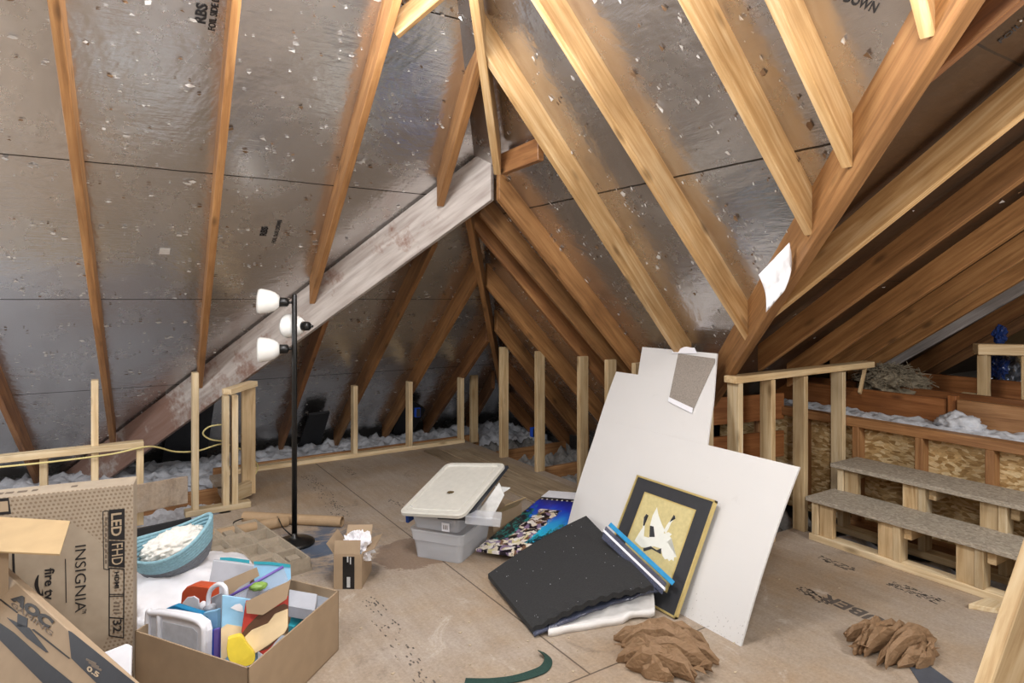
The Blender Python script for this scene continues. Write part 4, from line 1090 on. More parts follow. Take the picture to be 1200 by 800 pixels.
# picture panel
pp = thing('picture_book', 'picture book with sky and sand colours in the middle of the carton', 'book', inn(.18, .16))
slab('cover', z2((552, 285), (690, 305), (760, 320), (760, 700), (540, 700)), inn(.17, .15), nC, .015, M_SKY, pp, .002)
slab('sand_print', z2((545, 480), (580, 455), (668, 470), (672, 520), (664, 545), (545, 690)), inn(.17, .15), nC, .001, M_PEACH, pp, 0, lift=.0014)
slab('cloud_print', z2((600, 360), (630, 340), (655, 335), (672, 350), (675, 385), (640, 378)), inn(.17, .15), nC, .001, M_WPL, pp, 0, lift=.0014)
# soft round toy without face
ct = thing('printed_panel', 'red, brown and peach printed panel leaning at the right of the carton', 'panel', inn(.2, .1))
Pf = inn(.20, .075)
slab('panel_board', z3((190, 320), (440, 290), (436, 470), (300, 640), (185, 560), (165, 500)), Pf, nC, .014, M_RED, ct, .002)
slab('brown_area', z3((168, 510), (205, 460), (260, 405), (330, 370), (415, 335), (437, 345), (437, 480), (320, 600), (220, 630), (175, 580)), Pf, nC, .001, M_HAIR, ct, 0, lift=.0012)
slab('peach_area', z3((185, 530), (225, 490), (320, 450), (360, 395), (437, 365), (437, 470), (420, 505), (330, 575), (240, 632), (205, 615), (188, 580)), Pf, nC, .003, M_PEACH, ct, .0015, lift=.004)
tag(slab('plush_block', [(p.x, p.y) for p in spline([V((x, y, 0)) for x, y in z3((84, 545), (120, 532), (165, 528), (200, 578), (245, 640), (225, 690), (150, 705), (92, 665), (78, 600))], 4)], inn(.12, .085), nC, .05, M_YTOY, None, .014), 'yellow soft toy block at the near corner of the toy carton', 'toy')
# cardboard divider, grey lid, turquoise cards, zip bag, boxes
tag(slab('cardboard_strip', z3((60, 205), (255, 122), (270, 172), (150, 240), (95, 292)), inn(.32, .30), nC, .005, M_CARD), 'tan cardboard strip lying over the toys behind the arched handle', 'cardboard')
tag(slab('grey_carton', z2((500, 80), (640, 96), (750, 112), (742, 122), (690, 300), (480, 300), (470, 230)), inn(.47, .42), nC, .04, M_GREYB, None, .003), 'pale grey carton at the back of the toy carton', 'carton')
tag(slab('card', z2((540, 66), (600, 66), (712, 82), (712, 130), (530, 130)), inn(.56, .42), nC, .01, M_TURQ), 'turquoise card showing over the pale grey carton', 'card')
tag(slab('card', z3((238, 92), (330, 95), (452, 112), (455, 200), (300, 260), (240, 200)), inn(.53, .25), nC, .012, M_SKY), 'pale blue card with turquoise top behind the zip bag', 'card')
tag(slab('card', z3((236, 88), (330, 90), (452, 106), (452, 124), (330, 108), (238, 104)), inn(.525, .25), nC, .004, M_TURQ), 'turquoise band along the top of the pale blue card', 'card')
zb = thing('zip_bag', 'clear zip bag with purple seal across the toys', 'bag', inn(.35, .2))
bm = BM(); Pz = inn(.36, .2); tube(bm, [on_p(x, y, Pz, nC) for x, y in z3((95, 292), (240, 215), (410, 118))], .006, 8); fin(bm, 'zip_seal', M_PURP, zb, smooth=True)
slab('bag_film', z3((120, 295), (412, 122), (440, 200), (430, 330), (150, 420)), Pz, nC, .012, M_BAGCLEAR, zb, .004)
bm = BM(); blob(bm, on_p(*z3((265, 235))[0], inn(.31, .2), nC), (.034, .022, .016), .3, 3, 2, 3); tag(fin(bm, 'wrapper', M_GRN, smooth=True), 'green crumpled wrapper by the clear zip bag', 'wrapper')
gb = at_z(250+520/5, 640+320/5, .20)
bm = BM(); q = [on_p(x, y, V((gb.x, gb.y, .25)), V((0, 0, 1))) for x, y in z3((445, 250), (610, 278), (596, 372), (440, 345))]
prism(bm, q, (0, 0, -.05)); tag(fin(bm, 'grey_box', M_GREYB, bev=.003), 'pale grey-white box lying flat at the back right of the toy carton', 'box')
bm = BM(); q = [on_p(x, y, V((gb.x, gb.y, .22)), V((0, 0, 1))) for x, y in z3((612, 282), (715, 292), (600, 376))]
prism(bm, q, (0, 0, -.06)); tag(fin(bm, 'slate_box', flat('slate_card', '#8d939e', .5), bev=.002), 'slate grey box wedged in the right corner of the toy carton', 'box')
bm = BM(); q = [on_p(x, y, V((gb.x, gb.y, .17)), V((0, 0, 1))) for x, y in z3((470, 368), (580, 392), (470, 470), (440, 460))]
prism(bm, q, (0, 0, -.10)); tag(fin(bm, 'turquoise_box', M_TURQ, bev=.002), 'turquoise box below the grey-white box by the carton wall', 'box')
# filler: packed low contents so that the carton is full
bm = BM(); c = (Nn+Bb)/2; box(bm, (c.x, c.y, .05), (.30, .30, .08), Matrix.Rotation(math.atan2(eNR.y, eNR.x), 3, 'Z')); tag(fin(bm, 'book', M_GREYB, bev=.003), 'grey book lying at the bottom of the toy carton', 'book')

# ------------------------------------------------------------------ small shipping box
s0, s1, s2 = at_z(391, 690), at_z(424, 690), at_z(438, 667)
ex = (s1-s0); w_ = ex.length; ex.normalize(); ey = V((-ex.y, ex.x, 0)); dpt = .24; hh = .185
sb = thing('shipping_box', 'small open cardboard box with black tape on its front', 'box', s0, math.atan2(ex.y, ex.x))
sM = frame_M(s0, ex)
bm = BM()
box(bm, (w_/2, .002, hh/2), (w_, .004, hh)); box(bm, (w_/2, dpt-.002, hh/2), (w_, .004, hh)); box(bm, (.002, dpt/2, hh/2), (.004, dpt-.008, hh)); box(bm, (w_-.002, dpt/2, hh/2), (.004, dpt-.008, hh)); box(bm, (w_/2, dpt/2, .003), (w_-.008, dpt-.008, .006))
fin(bm, 'box_body', M_CARD, sb, sM)
def rflap(c, s, R, nm='flap'):
    bm = BM(); box(bm, c, s, R); fin(bm, nm, M_CARD, sb, sM)
rflap((w_/2-.005, .012, hh+.034), (w_*.92, .004, .07), Matrix.Rotation(-.25, 3, 'X'))
rflap((w_/2, dpt+.02, hh+.028), (w_*.96, .004, .08), Matrix.Rotation(-.75, 3, 'X'))
rflap((w_+.030, dpt*.52, hh+.012), (.07, dpt*.9, .004), Matrix.Rotation(-.35, 3, 'Y'))
rflap((-.022, dpt*.5, hh+.026), (.07, dpt*.9, .004), Matrix.Rotation(.95, 3, 'Y'))
bm = BM(); box(bm, (w_*.53, -.0006, hh*.47), (w_*.42, .0012, hh*.93)); fin(bm, 'black_tape', flat('glossy_black_tape', '#17181b', .25), sb, sM)
bm = BM(); box(bm, (w_*.53, -.0014, hh*.20), (w_*.12, .0012, hh*.30)); box(bm, (w_*.50, -.0014, hh*.86), (w_*.05, .0012, hh*.16)); box(bm, (w_*.60, -.0014, hh*.82), (w_*.04, .0012, hh*.2)); fin(bm, 'tape_mark', flat('pale_print', '#b8b8b8', .5), sb, sM)
bm = BM(); blob(bm, sM @ V((w_*.62, dpt*.48, hh-.01)), (.075, .10, .085), .45, 3, 6, 4)
tag(fin(bm, 'plastic_wrap', M_BAG, smooth=False), 'crumpled white plastic wrap in the small shipping box', 'wrap')

# ------------------------------------------------------------------ storage bins and lid
b0, b1, b2 = at_z(487, 652), at_z(540, 661), at_z(572, 638)
ex = (b1-b0).normalized(); bw = .30; ey = V((-ex.y, ex.x, 0)); bd = .40
bn = thing('storage_bin', 'clear plastic storage bin on the floor in the middle of the room', 'bin', b0, math.atan2(ex.y, ex.x))
bnM = frame_M(b0, ex)
def rrect(x0, x1, y0, y1, r, z, n=5):
    pts = []
    for cx, cy, a0 in ((x1-r, y1-r, 0), (x0+r, y1-r, PI/2), (x0+r, y0+r, PI), (x1-r, y0+r, 1.5*PI)):
        for k in range(n+1): a = a0+k/n*PI/2; pts.append(V((cx+r*math.cos(a), cy+r*math.sin(a), z)))
    return pts
def shell(bm, levels, M, close_bottom=True):
    rings = [[bm.verts.new(M @ p) for p in lv] for lv in levels]; n = len(rings[0])
    for i in range(len(rings)-1):
        for k in range(n):
            l = (k+1) % n; bm.faces.new((rings[i][k], rings[i][l], rings[i+1][l], rings[i+1][k]))
    if close_bottom:
        bm.faces.new(list(reversed(rings[0]))); bm.faces.new(rings[-1])
bm = BM(); t_ = .004
lv = [rrect(0, bw, 0, bd, .03, .002), rrect(-.015, bw+.015, -.015, bd+.015, .035, .11), rrect(-.022, bw+.022, -.022, bd+.022, .035, .112), rrect(-.028, bw+.028, -.028, bd+.028, .035, .165), rrect(-.034, bw+.034, -.034, bd+.034, .038, .168), rrect(-.034, bw+.034, -.034, bd+.034, .038, .176),
      rrect(-.024, bw+.024, -.024, bd+.024, .033, .176), rrect(-.022, bw+.022, -.022, bd+.022, .033, .112), rrect(-.010, bw+.010, -.010, bd+.010, .033, .106), rrect(t_, bw-t_, t_, bd-t_, .028, .008)]
shell(bm, lv, bnM); fin(bm, 'bin_body', M_BIN, bn, bnM if False else Matrix())
def bp(x, y, z): return bnM @ V((x, y, z))
# second bin nested on top
bn2 = thing('storage_bin', 'smaller clear bin with blue clips nested on top, under the white lid', 'bin', bp(0, 0, .13), math.atan2(ex.y, ex.x))
b2M = bnM @ Matrix.Translation((-.01, .01, .155)) @ Matrix.Rotation(.05, 4, 'X')
bm = BM()
lv = [rrect(-.005, bw-.01, 0, bd-.06, .03, .02), rrect(-.02, bw+.0, -.012, bd-.05, .03, .10), rrect(-.03, bw+.01, -.02, bd-.04, .033, .102), rrect(-.03, bw+.01, -.02, bd-.04, .033, .15),
      rrect(-.022, bw+.002, -.012, bd-.05, .03, .15), rrect(-.012, bw-.006, -.006, bd-.058, .028, .10), rrect(.0, bw-.016, .004, bd-.066, .028, .026)]
shell(bm, lv, b2M); fin(bm, 'bin_body', M_BIN, bn2, Matrix())
bm = BM(); box(bm, (.10+.12, -.022, .055), (.05, .002, .05)); fin(bm, 'bin_label', M_WPL, bn2, b2M)
bm = BM()
for k in range(4): box(bm, (.206+.0085*k, -.0232, .055), (.004, .001, .026))
fin(bm, 'label_mark', M_INKG, bn2, b2M)
for (x, y) in ((-.045, .02), (bw+.02, .13)):
    bm = BM(); box(bm, (x, y, .07), (.022, .07, .055)); box(bm, (x, y, .105), (.03, .09, .012)); fin(bm, 'blue_clip', M_BLUEP, bn2, b2M, bev=.004)
# contents: navy tote panel, papers, carton
M_PAP = flat('white_card', '#e4e4e2', .5)
# lid
Lc = [at_z(466, 600, .285), at_z(542, 604, .335), at_z(590, 542, .50)]
Lc.append(Lc[0]+(Lc[2]-Lc[1]))
ld = thing('bin_lid', 'large dirty white plastic lid lying tilted on the clear bins', 'lid', Lc[1])
lx = (Lc[1]-Lc[0]); lw = lx.length; lx.normalize(); ly = (Lc[2]-Lc[1]); ll = ly.length; ly = (ly-lx*ly.dot(lx)).normalized(); lz = lx.cross(ly)
lM = Matrix((lx, ly, lz)).transposed().to_4x4(); lM.translation = Lc[0]
bm = BM()
lv = [rrect(.004, lw-.004, .004, ll-.004, .04, -.022), rrect(0, lw, 0, ll, .045, -.022), rrect(0, lw, 0, ll, .045, -.004), rrect(.006, lw-.006, .006, ll-.006, .042, .0), rrect(.028, lw-.028, .028, ll-.028, .03, .0), rrect(.034, lw-.034, .034, ll-.034, .028, -.010), rrect(.055, lw-.055, .055, ll-.055, .02, -.010), rrect(.058, lw-.058, .058, ll-.058, .02, -.007)]
shell(bm, lv, lM); fin(bm, 'lid_panel', M_LID, ld, Matrix())
bm = BM(); blob(bm, lM @ V((lw*.52, ll*.42, -.008)), (.03, .02, .004), .5, 3, 4, 3); fin(bm, 'dirt_stain', flat('brown_dirt', '#5b4a2c', .9), ld)
bm = BM(); prism(bm, [lM @ V(p) for p in ((lw*.55, .03, -.035), (lw-.002, .03, -.035), (lw-.002, ll+.02, -.030), (lw*.55, ll+.02, -.030))], lz*-.02)
tag(fin(bm, 'navy_folder', M_NAVY, bev=.003), 'dark navy folder just under the white lid', 'folder')
bm = BM(); prism(bm, [at_d(x, y, 3.85) for x, y in ((560, 600), (585, 566), (591, 580), (575, 610))], fw*.02); tag(fin(bm, 'white_card', M_PAP), 'white card sticking out of the bins under the lid', 'card', None)
bm = BM(); prism(bm, [at_d(x, y, 4.0) for x, y in ((580, 570), (598, 572), (590, 577), (584, 590))], fw*.02); tag(fin(bm, 'white_card', M_PAP), 'small white flap behind the lid edge', 'card', None)
bm = BM(); prism(bm, [at_d(x, y, 3.62) for x, y in ((545, 604), (588, 608), (586, 618), (545, 614))], fw*.12); tag(fin(bm, 'clear_tray', M_BIN, bev=.004), 'clear shallow tray jutting from the bins on the right', 'tray')
# brown carton behind the bins
q0, q1 = at_z(578, 632), at_z(622, 612)
cb_ = thing('brown_carton', 'small open brown carton between the bins and the blue poster', 'carton', q0)
ex2 = (q1-q0).normalized(); cM = frame_M(q0, ex2)
bm = BM(); box(bm, (.15, .002, .08), (.30, .004, .16)); box(bm, (.15, .20, .08), (.30, .004, .16)); box(bm, (.002, .1, .08), (.004, .196, .16)); box(bm, (.298, .1, .08), (.004, .196, .16)); box(bm, (.15, .1, .003), (.292, .19, .006))
fin(bm, 'carton_body', M_CARD, cb_, cM)
bm = BM(); box(bm, (.14, -.035, .19), (.22, .11, .004), Matrix.Rotation(-.75, 3, 'X')); fin(bm, 'flap', M_CARDI, cb_, cM)

# ------------------------------------------------------------------ poster, foam sheet, cloth, bags
pz = .02
C = [at_z(558, 646, .03), at_z(572, 672, .03), at_z(683, 605, .10), at_z(641, 580, .10)]
ex = (C[3]-C[0]); PL = ex.length; ex.normalize(); ey = C[1]-C[0]; ey = (ey-ex*ey.dot(ex)).normalized(); PWd = (C[2]-C[3]).length
pM = Matrix((ex*PL, ey*PWd, ex.cross(ey))).transposed().to_4x4(); pM.translation = C[0]
ps = thing('poster_board', 'bright blue glossy poster board lying under the charcoal foam sheet', 'poster', C[0])
bm = BM(); box(bm, (.46, .5, -.008), (.92, 1.0, .016)); po = fin(bm, 'printed_face', M_POSTER, ps, pM)
bm = BM(); box(bm, (.985, .5, -.012), (.13, 1.02, .012)); fin(bm, 'white_border', M_WPL, ps, pM)

Q = [at_z(572, 672, .05), at_z(624, 736, .035), at_z(766, 686, .16), at_z(687, 604, .23)]
fs = bm = BM(); g = []
for i in range(41):
    row = []
    for j in range(31):
        s, t_ = i/40, j/30
        p = (Q[0]*(1-s)+Q[3]*s)*(1-t_)+(Q[1]*(1-s)+Q[2]*s)*t_
        bow = V((0, 0, .035*math.sin(PI*s)*(.6+.4*t_)))
        wob = V((0, 0, .006*math.sin(s*60)))*max(0, t_-.9)*10
        cv = (ray(640, 690)*-1).normalized()
        row.append(bm.verts.new(p+bow+wob))
    g.append(row)
for i in range(40):
    for j in range(30): bm.faces.new((g[i][j], g[i+1][j], g[i+1][j+1], g[i][j+1]))
r = bmesh.ops.extrude_face_region(bm, geom=list(bm.faces))
for q in r['geom']:
    if isinstance(q, bmesh.types.BMVert): q.co.z -= .026
tag(fin(bm, 'foam_mat', M_FOAM, smooth=False), 'large charcoal foam mat draped over the pile in front of the white board', 'mat')
# debris specks on the mat stay part of its look: pale crumbs
rnd = random.Random(4); bm = BM()
for i in range(34):
    s, t_ = rnd.random(), rnd.random(); p = (Q[0]*(1-s)+Q[3]*s)*(1-t_)+(Q[1]*(1-s)+Q[2]*s)*t_+V((0, 0, .035*math.sin(PI*s)*(.6+.4*t_)+.001))
    rr = rnd.choice((.001, .0015, .0022)); prism(bm, [p+V((math.cos(a)*rr*rnd.uniform(.6, 1.4), math.sin(a)*rr, 0)) for a in (0, 1.6, 3.1, 4.7)], (0, 0, .002))
o = fin(bm, 'crumbs', M_INSUL); tag(o, 'pale crumbs scattered over the charcoal foam mat', 'crumbs', kind='stuff')
# clear bag between foam and cloth
def sheet(name, corners, mat, amp, seed, th, lab, cat, n=26, fr=9, dzf=None, smooth=True):
    bm = BM(); g = []; A, B_, C_, D_ = corners
    for i in range(n+1):
        row = []
        for j in range(n+1):
            s, t_ = i/n, j/n; p = (A*(1-s)+D_*s)*(1-t_)+(B_*(1-s)+C_*s)*t_
            h = noise.fractal(V((p.x*fr, p.y*fr, seed)), .8, 2, 4)*amp
            p = p+V((noise.noise(V((p.y*fr, seed, 0)))*amp*1.2, noise.noise(V((seed, p.x*fr, 1)))*amp*1.2, h+(dzf(s, t_) if dzf else 0)))
            p.z = max(p.z, th+.002)
            row.append(bm.verts.new(p))
        g.append(row)
    for i in range(n):
        for j in range(n): bm.faces.new((g[i][j], g[i+1][j], g[i+1][j+1], g[i][j+1]))
    r = bmesh.ops.extrude_face_region(bm, geom=list(bm.faces))
    for q in r['geom']:
        if isinstance(q, bmesh.types.BMVert): q.co.z = max(.001, q.co.z-th)
    return tag(fin(bm, name, mat, smooth=smooth), lab, cat)
M_DBAG = plastic_clear('dark_clear_bag', '#565b70', .35, .15)
Zc = [at_z(590, 690, .02), at_z(627, 745, .012), at_z(776, 690, .11), at_z(712, 620, .19)]
sheet('plastic_bag', Zc, M_DBAG, .012, 3, .012, 'clear plastic bag crinkled under the edge of the charcoal foam mat', 'bag', dzf=lambda s, t: .02*math.sin(PI*s))
Wc = [at_z(650, 705, .02), at_z(642, 744, .012), at_z(766, 712, .05), at_z(766, 670, .10)]
sheet('white_cloth', Wc, M_CLOTH, .018, 7, .03, 'white cloth bunched on the floor under the foam mat', 'cloth', dzf=lambda s, t: .012*math.sin(PI*t))
zs = thing('zip_bag', 'clear zip bag with bright blue slider strip leaning on the framed picture', 'bag', at_z(750, 660, .1))
k0, k1 = at_z(714, 614, .30), at_z(789, 684, .155)
dk = (k1-k0).normalized(); nz_ = (EYE-(k0+k1)/2).normalized(); wv = dk.cross(nz_).normalized()
if wv.z < 0: wv = -wv
bm = BM(); prism(bm, [k0-wv*.010, k1-wv*.010, k1+wv*.014, k0+wv*.014], -nz_*.006); fin(bm, 'slider_strip', M_BLUEZ, zs, bev=.002)
bm = BM(); prism(bm, [k0-wv*.02-dk*.01, k1-wv*.02-dk*.03, k1-wv*.075-dk*.01, k0-wv*.085+dk*.02], -nz_*.008); fin(bm, 'bag_film', M_DBAG, zs, bev=.003)
bm = BM(); prism(bm, [k0-wv*.04+nz_*.001-dk*.01, k1-wv*.04-dk*.02+nz_*.001, k1-wv*.052-dk*.01+nz_*.001, k0-wv*.052+nz_*.001], nz_*.001); fin(bm, 'print_band', M_WPL, zs)

# ------------------------------------------------------------------ white board, note sheet, framed picture
def bu(z): return 2.40+.46*z+.18*z*z
def on_board(px, py, lift=0.0):
    d = ray(px, py); t0 = 2.0
    for _ in range(60):
        p = EYE+d*t0; t0 += (bu(max(0, p.z))-lift-p.x)/(d.x+.5) * .8
    return EYE+d*t0
vz = [(1.85, .0), (1.85, .37), (1.85, .742), (2.14, .738), (2.41, .733), (2.50, .86), (2.60, 1.0), (2.73, 1.205), (3.08, 1.215), (3.42, 1.21), (3.40, 1.06), (3.50, 1.045), (3.42, .75), (3.30, .45), (3.20, .25), (3.14, .0)]
bm = BM()
def bvz(*q): return [(p.z, p.y) for p in (on_board(x, y) for x, y in q)]
l_ = bvz((672, 588), (696, 513), (721, 437)); t2 = bvz((747, 440), (753, 406)); r_ = bvz((937, 547), (828, 523), (836, 470), (840, 415))
ZS, ZT = .738, 1.035
LfT = [(0, l_[0][1]-.05)]+l_[:2]+[(ZT, l_[2][1]), (ZT+.0001, t2[0][1]), (1.21, t2[1][1])]
RgT = [(0, 1.85), (ZS, r_[0][1]), (ZS+.0001, r_[1][1]), r_[2], (1.21, r_[3][1])]
print('board', l_, t2, r_)
# triangulated sheet: rows of constant z between left and right outline
def edge_v(z, sd):
    T = LfT if sd else RgT
    for (a, va), (b, vb) in zip(T, T[1:]):
        if a <= z <= b: return va+(vb-va)*((z-a)/(b-a) if b > a else 0)
    return T[-1][1]
zs_ = [i*.738/14 for i in range(15)]+[.7382]+[.7382+(ZT-.7382)*i/6 for i in range(1, 7)]+[ZT+.0002]+[ZT+.0002+(1.21-ZT-.0002)*i/3 for i in range(1, 4)]
prev = None
for z in zs_:
    r0, r1 = edge_v(z, 0), edge_v(z, 1)
    row = [bm.verts.new((bu(z), r0+(r1-r0)*k/10, z)) for k in range(11)]
    if prev and z-prev[1] > .0005:
        for k in range(10): bm.faces.new((prev[0][k], prev[0][k+1], row[k+1], row[k]))
    prev = (row, z)
r = bmesh.ops.extrude_face_region(bm, geom=list(bm.faces))
for q in r['geom']:
    if isinstance(q, bmesh.types.BMVert): q.co += V((.010, 0, -.003 if q.co.z > .02 else 0))
tag(fin(bm, 'white_board', M_WBOARD), 'large white board with a stepped top leaning against the right knee wall', 'board')
# smudges on the board stay on its face
rnd = random.Random(8)
# grey sheet hung over the board top
zt = 1.0
q = [(795, 414), (838, 420), (838, 424), (812, 481), (784, 468)]
bm = BM(); pts = [on_board(x, y, .006) for x, y in q]; prism(bm, pts, V((-.002, 0, 0))); gs = thing('speckled_sheet', 'grey speckled sheet hanging from the top of the white board', 'sheet', on_board(810, 450, .006)); fin(bm, 'sheet_face', M_GRAYP, gs)
bm = BM(); pts = [on_board(x, y, .010) for x, y in ((784, 465), (812, 478), (811, 484), (783, 470))]; prism(bm, pts, V((-.003, 0, 0))); fin(bm, 'white_edge', M_WPL, gs)
rnd = random.Random(3); bm = BM(); top = [(787, 414-rnd.uniform(0, 1))]+[(790+i*3, 408+rnd.uniform(-2, 3)) for i in range(9)]+[(817, 414)]
pts = [on_board(x, y, .009) for x, y in top]; prism(bm, pts, V((-.002, 0, 0))); fin(bm, 'torn_paper', M_WPL, gs)

# framed crane picture
FO = V((2.335, 2.175, 0.004)); fx = V((0, 1, 0)); top_ = V((2.628, 2.175, .525)); fy = (top_-FO).normalized(); fh = (top_-FO).length; fwid = .565
fz = fy.cross(fx).normalized()
if fz.x > 0: fz = -fz
fr = thing('framed_picture', 'framed picture of two white cranes leaning on the white board', 'picture', FO)
def fP(a, b, c=0.0): return FO+fx*(fwid*a)+fy*(fh*b)+fz*c
bm = BM(); mw = .010
for (a0, a1, b0_, b1_) in ((0, 1, 0, mw/fh), (0, 1, 1-mw/fh, 1), (0, mw/fwid, 0, 1), (1-mw/fwid, 1, 0, 1)):
    prism(bm, [fP(a0, b0_, .006), fP(a1, b0_, .006), fP(a1, b1_, .006), fP(a0, b1_, .006)], -fz*.022)
fin(bm, 'gold_frame', M_GOLD, fr)
bm = BM(); prism(bm, [fP(.012, .012), fP(.988, .012), fP(.988, .988), fP(.012, .988)], -fz*.008); fin(bm, 'mat_board', M_MATB, fr)
i0, i1, j0, j1 = .185, .815, .16, .86
bm = BM(); prism(bm, [fP(i0-.015, j0-.012, .0008), fP(i1+.015, j0-.012, .0008), fP(i1+.015, j1+.012, .0008), fP(i0-.015, j1+.012, .0008)], -fz*.001); fin(bm, 'gold_fillet', M_GOLD, fr)
bm = BM(); prism(bm, [fP(i0, j0, .0016), fP(i1, j0, .0016), fP(i1, j1, .0016), fP(i0, j1, .0016)], -fz*.001); fin(bm, 'print_sheet', M_CREAM, fr)
def z5(*q): return [(560+x/4, 560+y/4) for x, y in q]
Pc = FO+fz*.0028
def fslab(q, mat, nm, lift=0): return slab(nm, z5(*q), Pc, fz, .0008, mat, fr, lift=lift)
def z6(*q): return [(720+x/5.717, 560+y/5.717) for x, y in q]
def fsl(q, mat, nm, lift=0): return slab(nm, z6(*q), Pc, fz, .0008, mat, fr, lift=lift)
fsl([(285, 195), (293, 240), (300, 262), (318, 310), (335, 345), (330, 372), (362, 362), (386, 376), (370, 390), (382, 402), (352, 430), (385, 478), (416, 528), (400, 530), (396, 556), (382, 544), (366, 556), (356, 540), (338, 544), (322, 520), (312, 472), (262, 456), (240, 440), (232, 402), (240, 312), (256, 250)], M_CRANE, 'crane_figure')
fsl([(190, 330), (196, 270), (208, 246), (214, 252), (204, 310), (197, 390), (235, 400), (275, 420), (300, 440), (262, 458), (214, 466), (180, 462), (134, 420), (165, 368)], M_CRANE, 'crane_figure', .0004)
fsl([(330, 352), (352, 312), (374, 282), (404, 254), (410, 262), (380, 300), (362, 340), (345, 370)], M_CRANE, 'crane_figure', .0002)
fsl([(238, 318), (262, 324), (270, 394), (234, 394)], M_MATB, 'dark_feathers', .001)
fsl([(192, 470), (245, 456), (264, 470), (284, 482), (314, 470), (312, 510), (280, 492), (250, 474), (196, 490)], M_MATB, 'dark_feathers', .001)
fsl([(198, 262), (214, 240), (228, 250), (212, 262), (200, 320), (192, 318)], M_MATB, 'dark_feathers', .0014)
fsl([(368, 296), (398, 246), (406, 256), (408, 272), (392, 268)], M_MATB, 'dark_feathers', .0014)

# ------------------------------------------------------------------ crumpled paper, strap
def kraft(c, rad, seed, lab, rz):
    rnd = random.Random(seed); bm = BM(); R = Matrix.Rotation(rz, 3, 'Z'); n = 15
    for k in range(n):
        yk = -1+2*(k+.5)/n+rnd.uniform(-.08, .08); half = math.sqrt(max(.12, 1-yk*yk))*rnd.uniform(.85, 1.12)
        cx = rnd.uniform(-.12, .12); top = rad[2]*(1-.7*yk*yk)*(rnd.uniform(.85, 1.2) if k % 2 else rnd.uniform(.35, .6)); m = 9; seg = 6; rings = []
        bend = rnd.uniform(-.35, .35); ph = rnd.random()*6
        for i in range(m):
            t = -1+2*i/(m-1)
            x = (cx+half*t)*rad[0]; y = (yk+bend*t*t*.6+.10*math.sin(t*3+ph))*rad[1]; z = top*(1-.8*abs(t)**2.2)*.62+.012
            tap = (1-.72*abs(t)**3)
            ry = rad[1]*.115*tap*rnd.uniform(.85, 1.25); rz_ = rad[2]*.50*tap*rnd.uniform(.75, 1.25)
            tw = rnd.uniform(-.25, .25)+.4; ring = []
            for q in range(seg):
                a = q*2*PI/seg+tw; f = rnd.uniform(.80, 1.15)
                p = V((x+rnd.uniform(-.008, .008), y+math.cos(a)*ry*f, max(.002, z+math.sin(a)*rz_*f)))
                ring.append(bm.verts.new(R @ p+V((c.x, c.y, 0))))
            rings.append(ring)
        for i in range(m-1):
            for q in range(seg):
                l = (q+1) % seg; bm.faces.new((rings[i][q], rings[i][l], rings[i+1][l], rings[i+1][q]))
        bm.faces.new(list(reversed(rings[0]))); bm.faces.new(rings[-1])
    bmesh.ops.triangulate(bm, faces=bm.faces)
    for k in range(7):            # loose torn corners
        a = rnd.random()*2*PI; b0 = V((math.cos(a)*rad[0]*.85, math.sin(a)*rad[1]*.85, rnd.uniform(.02, .05))); d = V((math.cos(a+rnd.uniform(-.5, .5)), math.sin(a+rnd.uniform(-.5, .5)), rnd.uniform(.0, .5)))*rnd.uniform(.03, .06)
        s_ = V((-math.sin(a), math.cos(a), rnd.uniform(-.2, .3)))*.03
        prism(bm, [R @ q+V((c.x, c.y, 0)) for q in (b0-s_, b0+s_, b0+d)], (0, 0, .002))
    return tag(fin(bm, 'crumpled_paper', M_KRAFT), lab, 'paper', 'crumpled brown papers')
c = at_z(779, 772, 0); kraft(c+V((0, 0, .055)), (.20, .17, .115), 2.3, 'crumpled brown kraft paper in front of the framed picture', math.atan2(rt.y, rt.x)-.45)
c = at_z(1048, 762, 0); kraft(c+V((0, 0, .045)), (.19, .14, .10), 5.7, 'crumpled brown kraft paper on the floor in front of the steps', math.atan2(rt.y, rt.x)+.55)
pts = [at_z(x, y, .0) for x, y in ((545, 799), (575, 800), (605, 797), (632, 789), (641, 782), (642, 774), (634, 767))]
sp = spline(pts, 8); bm = BM(); ns = len(sp)
top = []; 
for i, p in enumerate(sp):
    t_ = (sp[min(i+1, ns-1)]-sp[max(i-1, 0)]).normalized(); sd = V((-t_.y, t_.x, 0)); f = i/ns
    a = p+sd*.017+V((0, 0, .004+.02*f)); b = p-sd*.017+V((0, 0, .003))
    top.append((bm.verts.new(a), bm.verts.new(b)))
for (a, b), (c, d) in zip(top, top[1:]): bm.faces.new((a, b, d, c))
r = bmesh.ops.extrude_face_region(bm, geom=list(bm.faces))
for q in r['geom']:
    if isinstance(q, bmesh.types.BMVert): q.co.z += .003
tag(fin(bm, 'webbing_strap', M_GREEN), 'dark green webbing strap curled on the floor at the bottom edge', 'strap')

q = [at_z(1062, 776, .001), at_z(1078, 772, .001), at_z(1125, 806, .001), at_z(1085, 812, .001)]
bm = BM(); prism(bm, q, (0, 0, .003)); tag(fin(bm, 'tape_scrap', flat('slate_tape', '#4a4e56', .5)), 'slate grey strip of tape on the floor under the crumpled paper by the steps', 'tape')
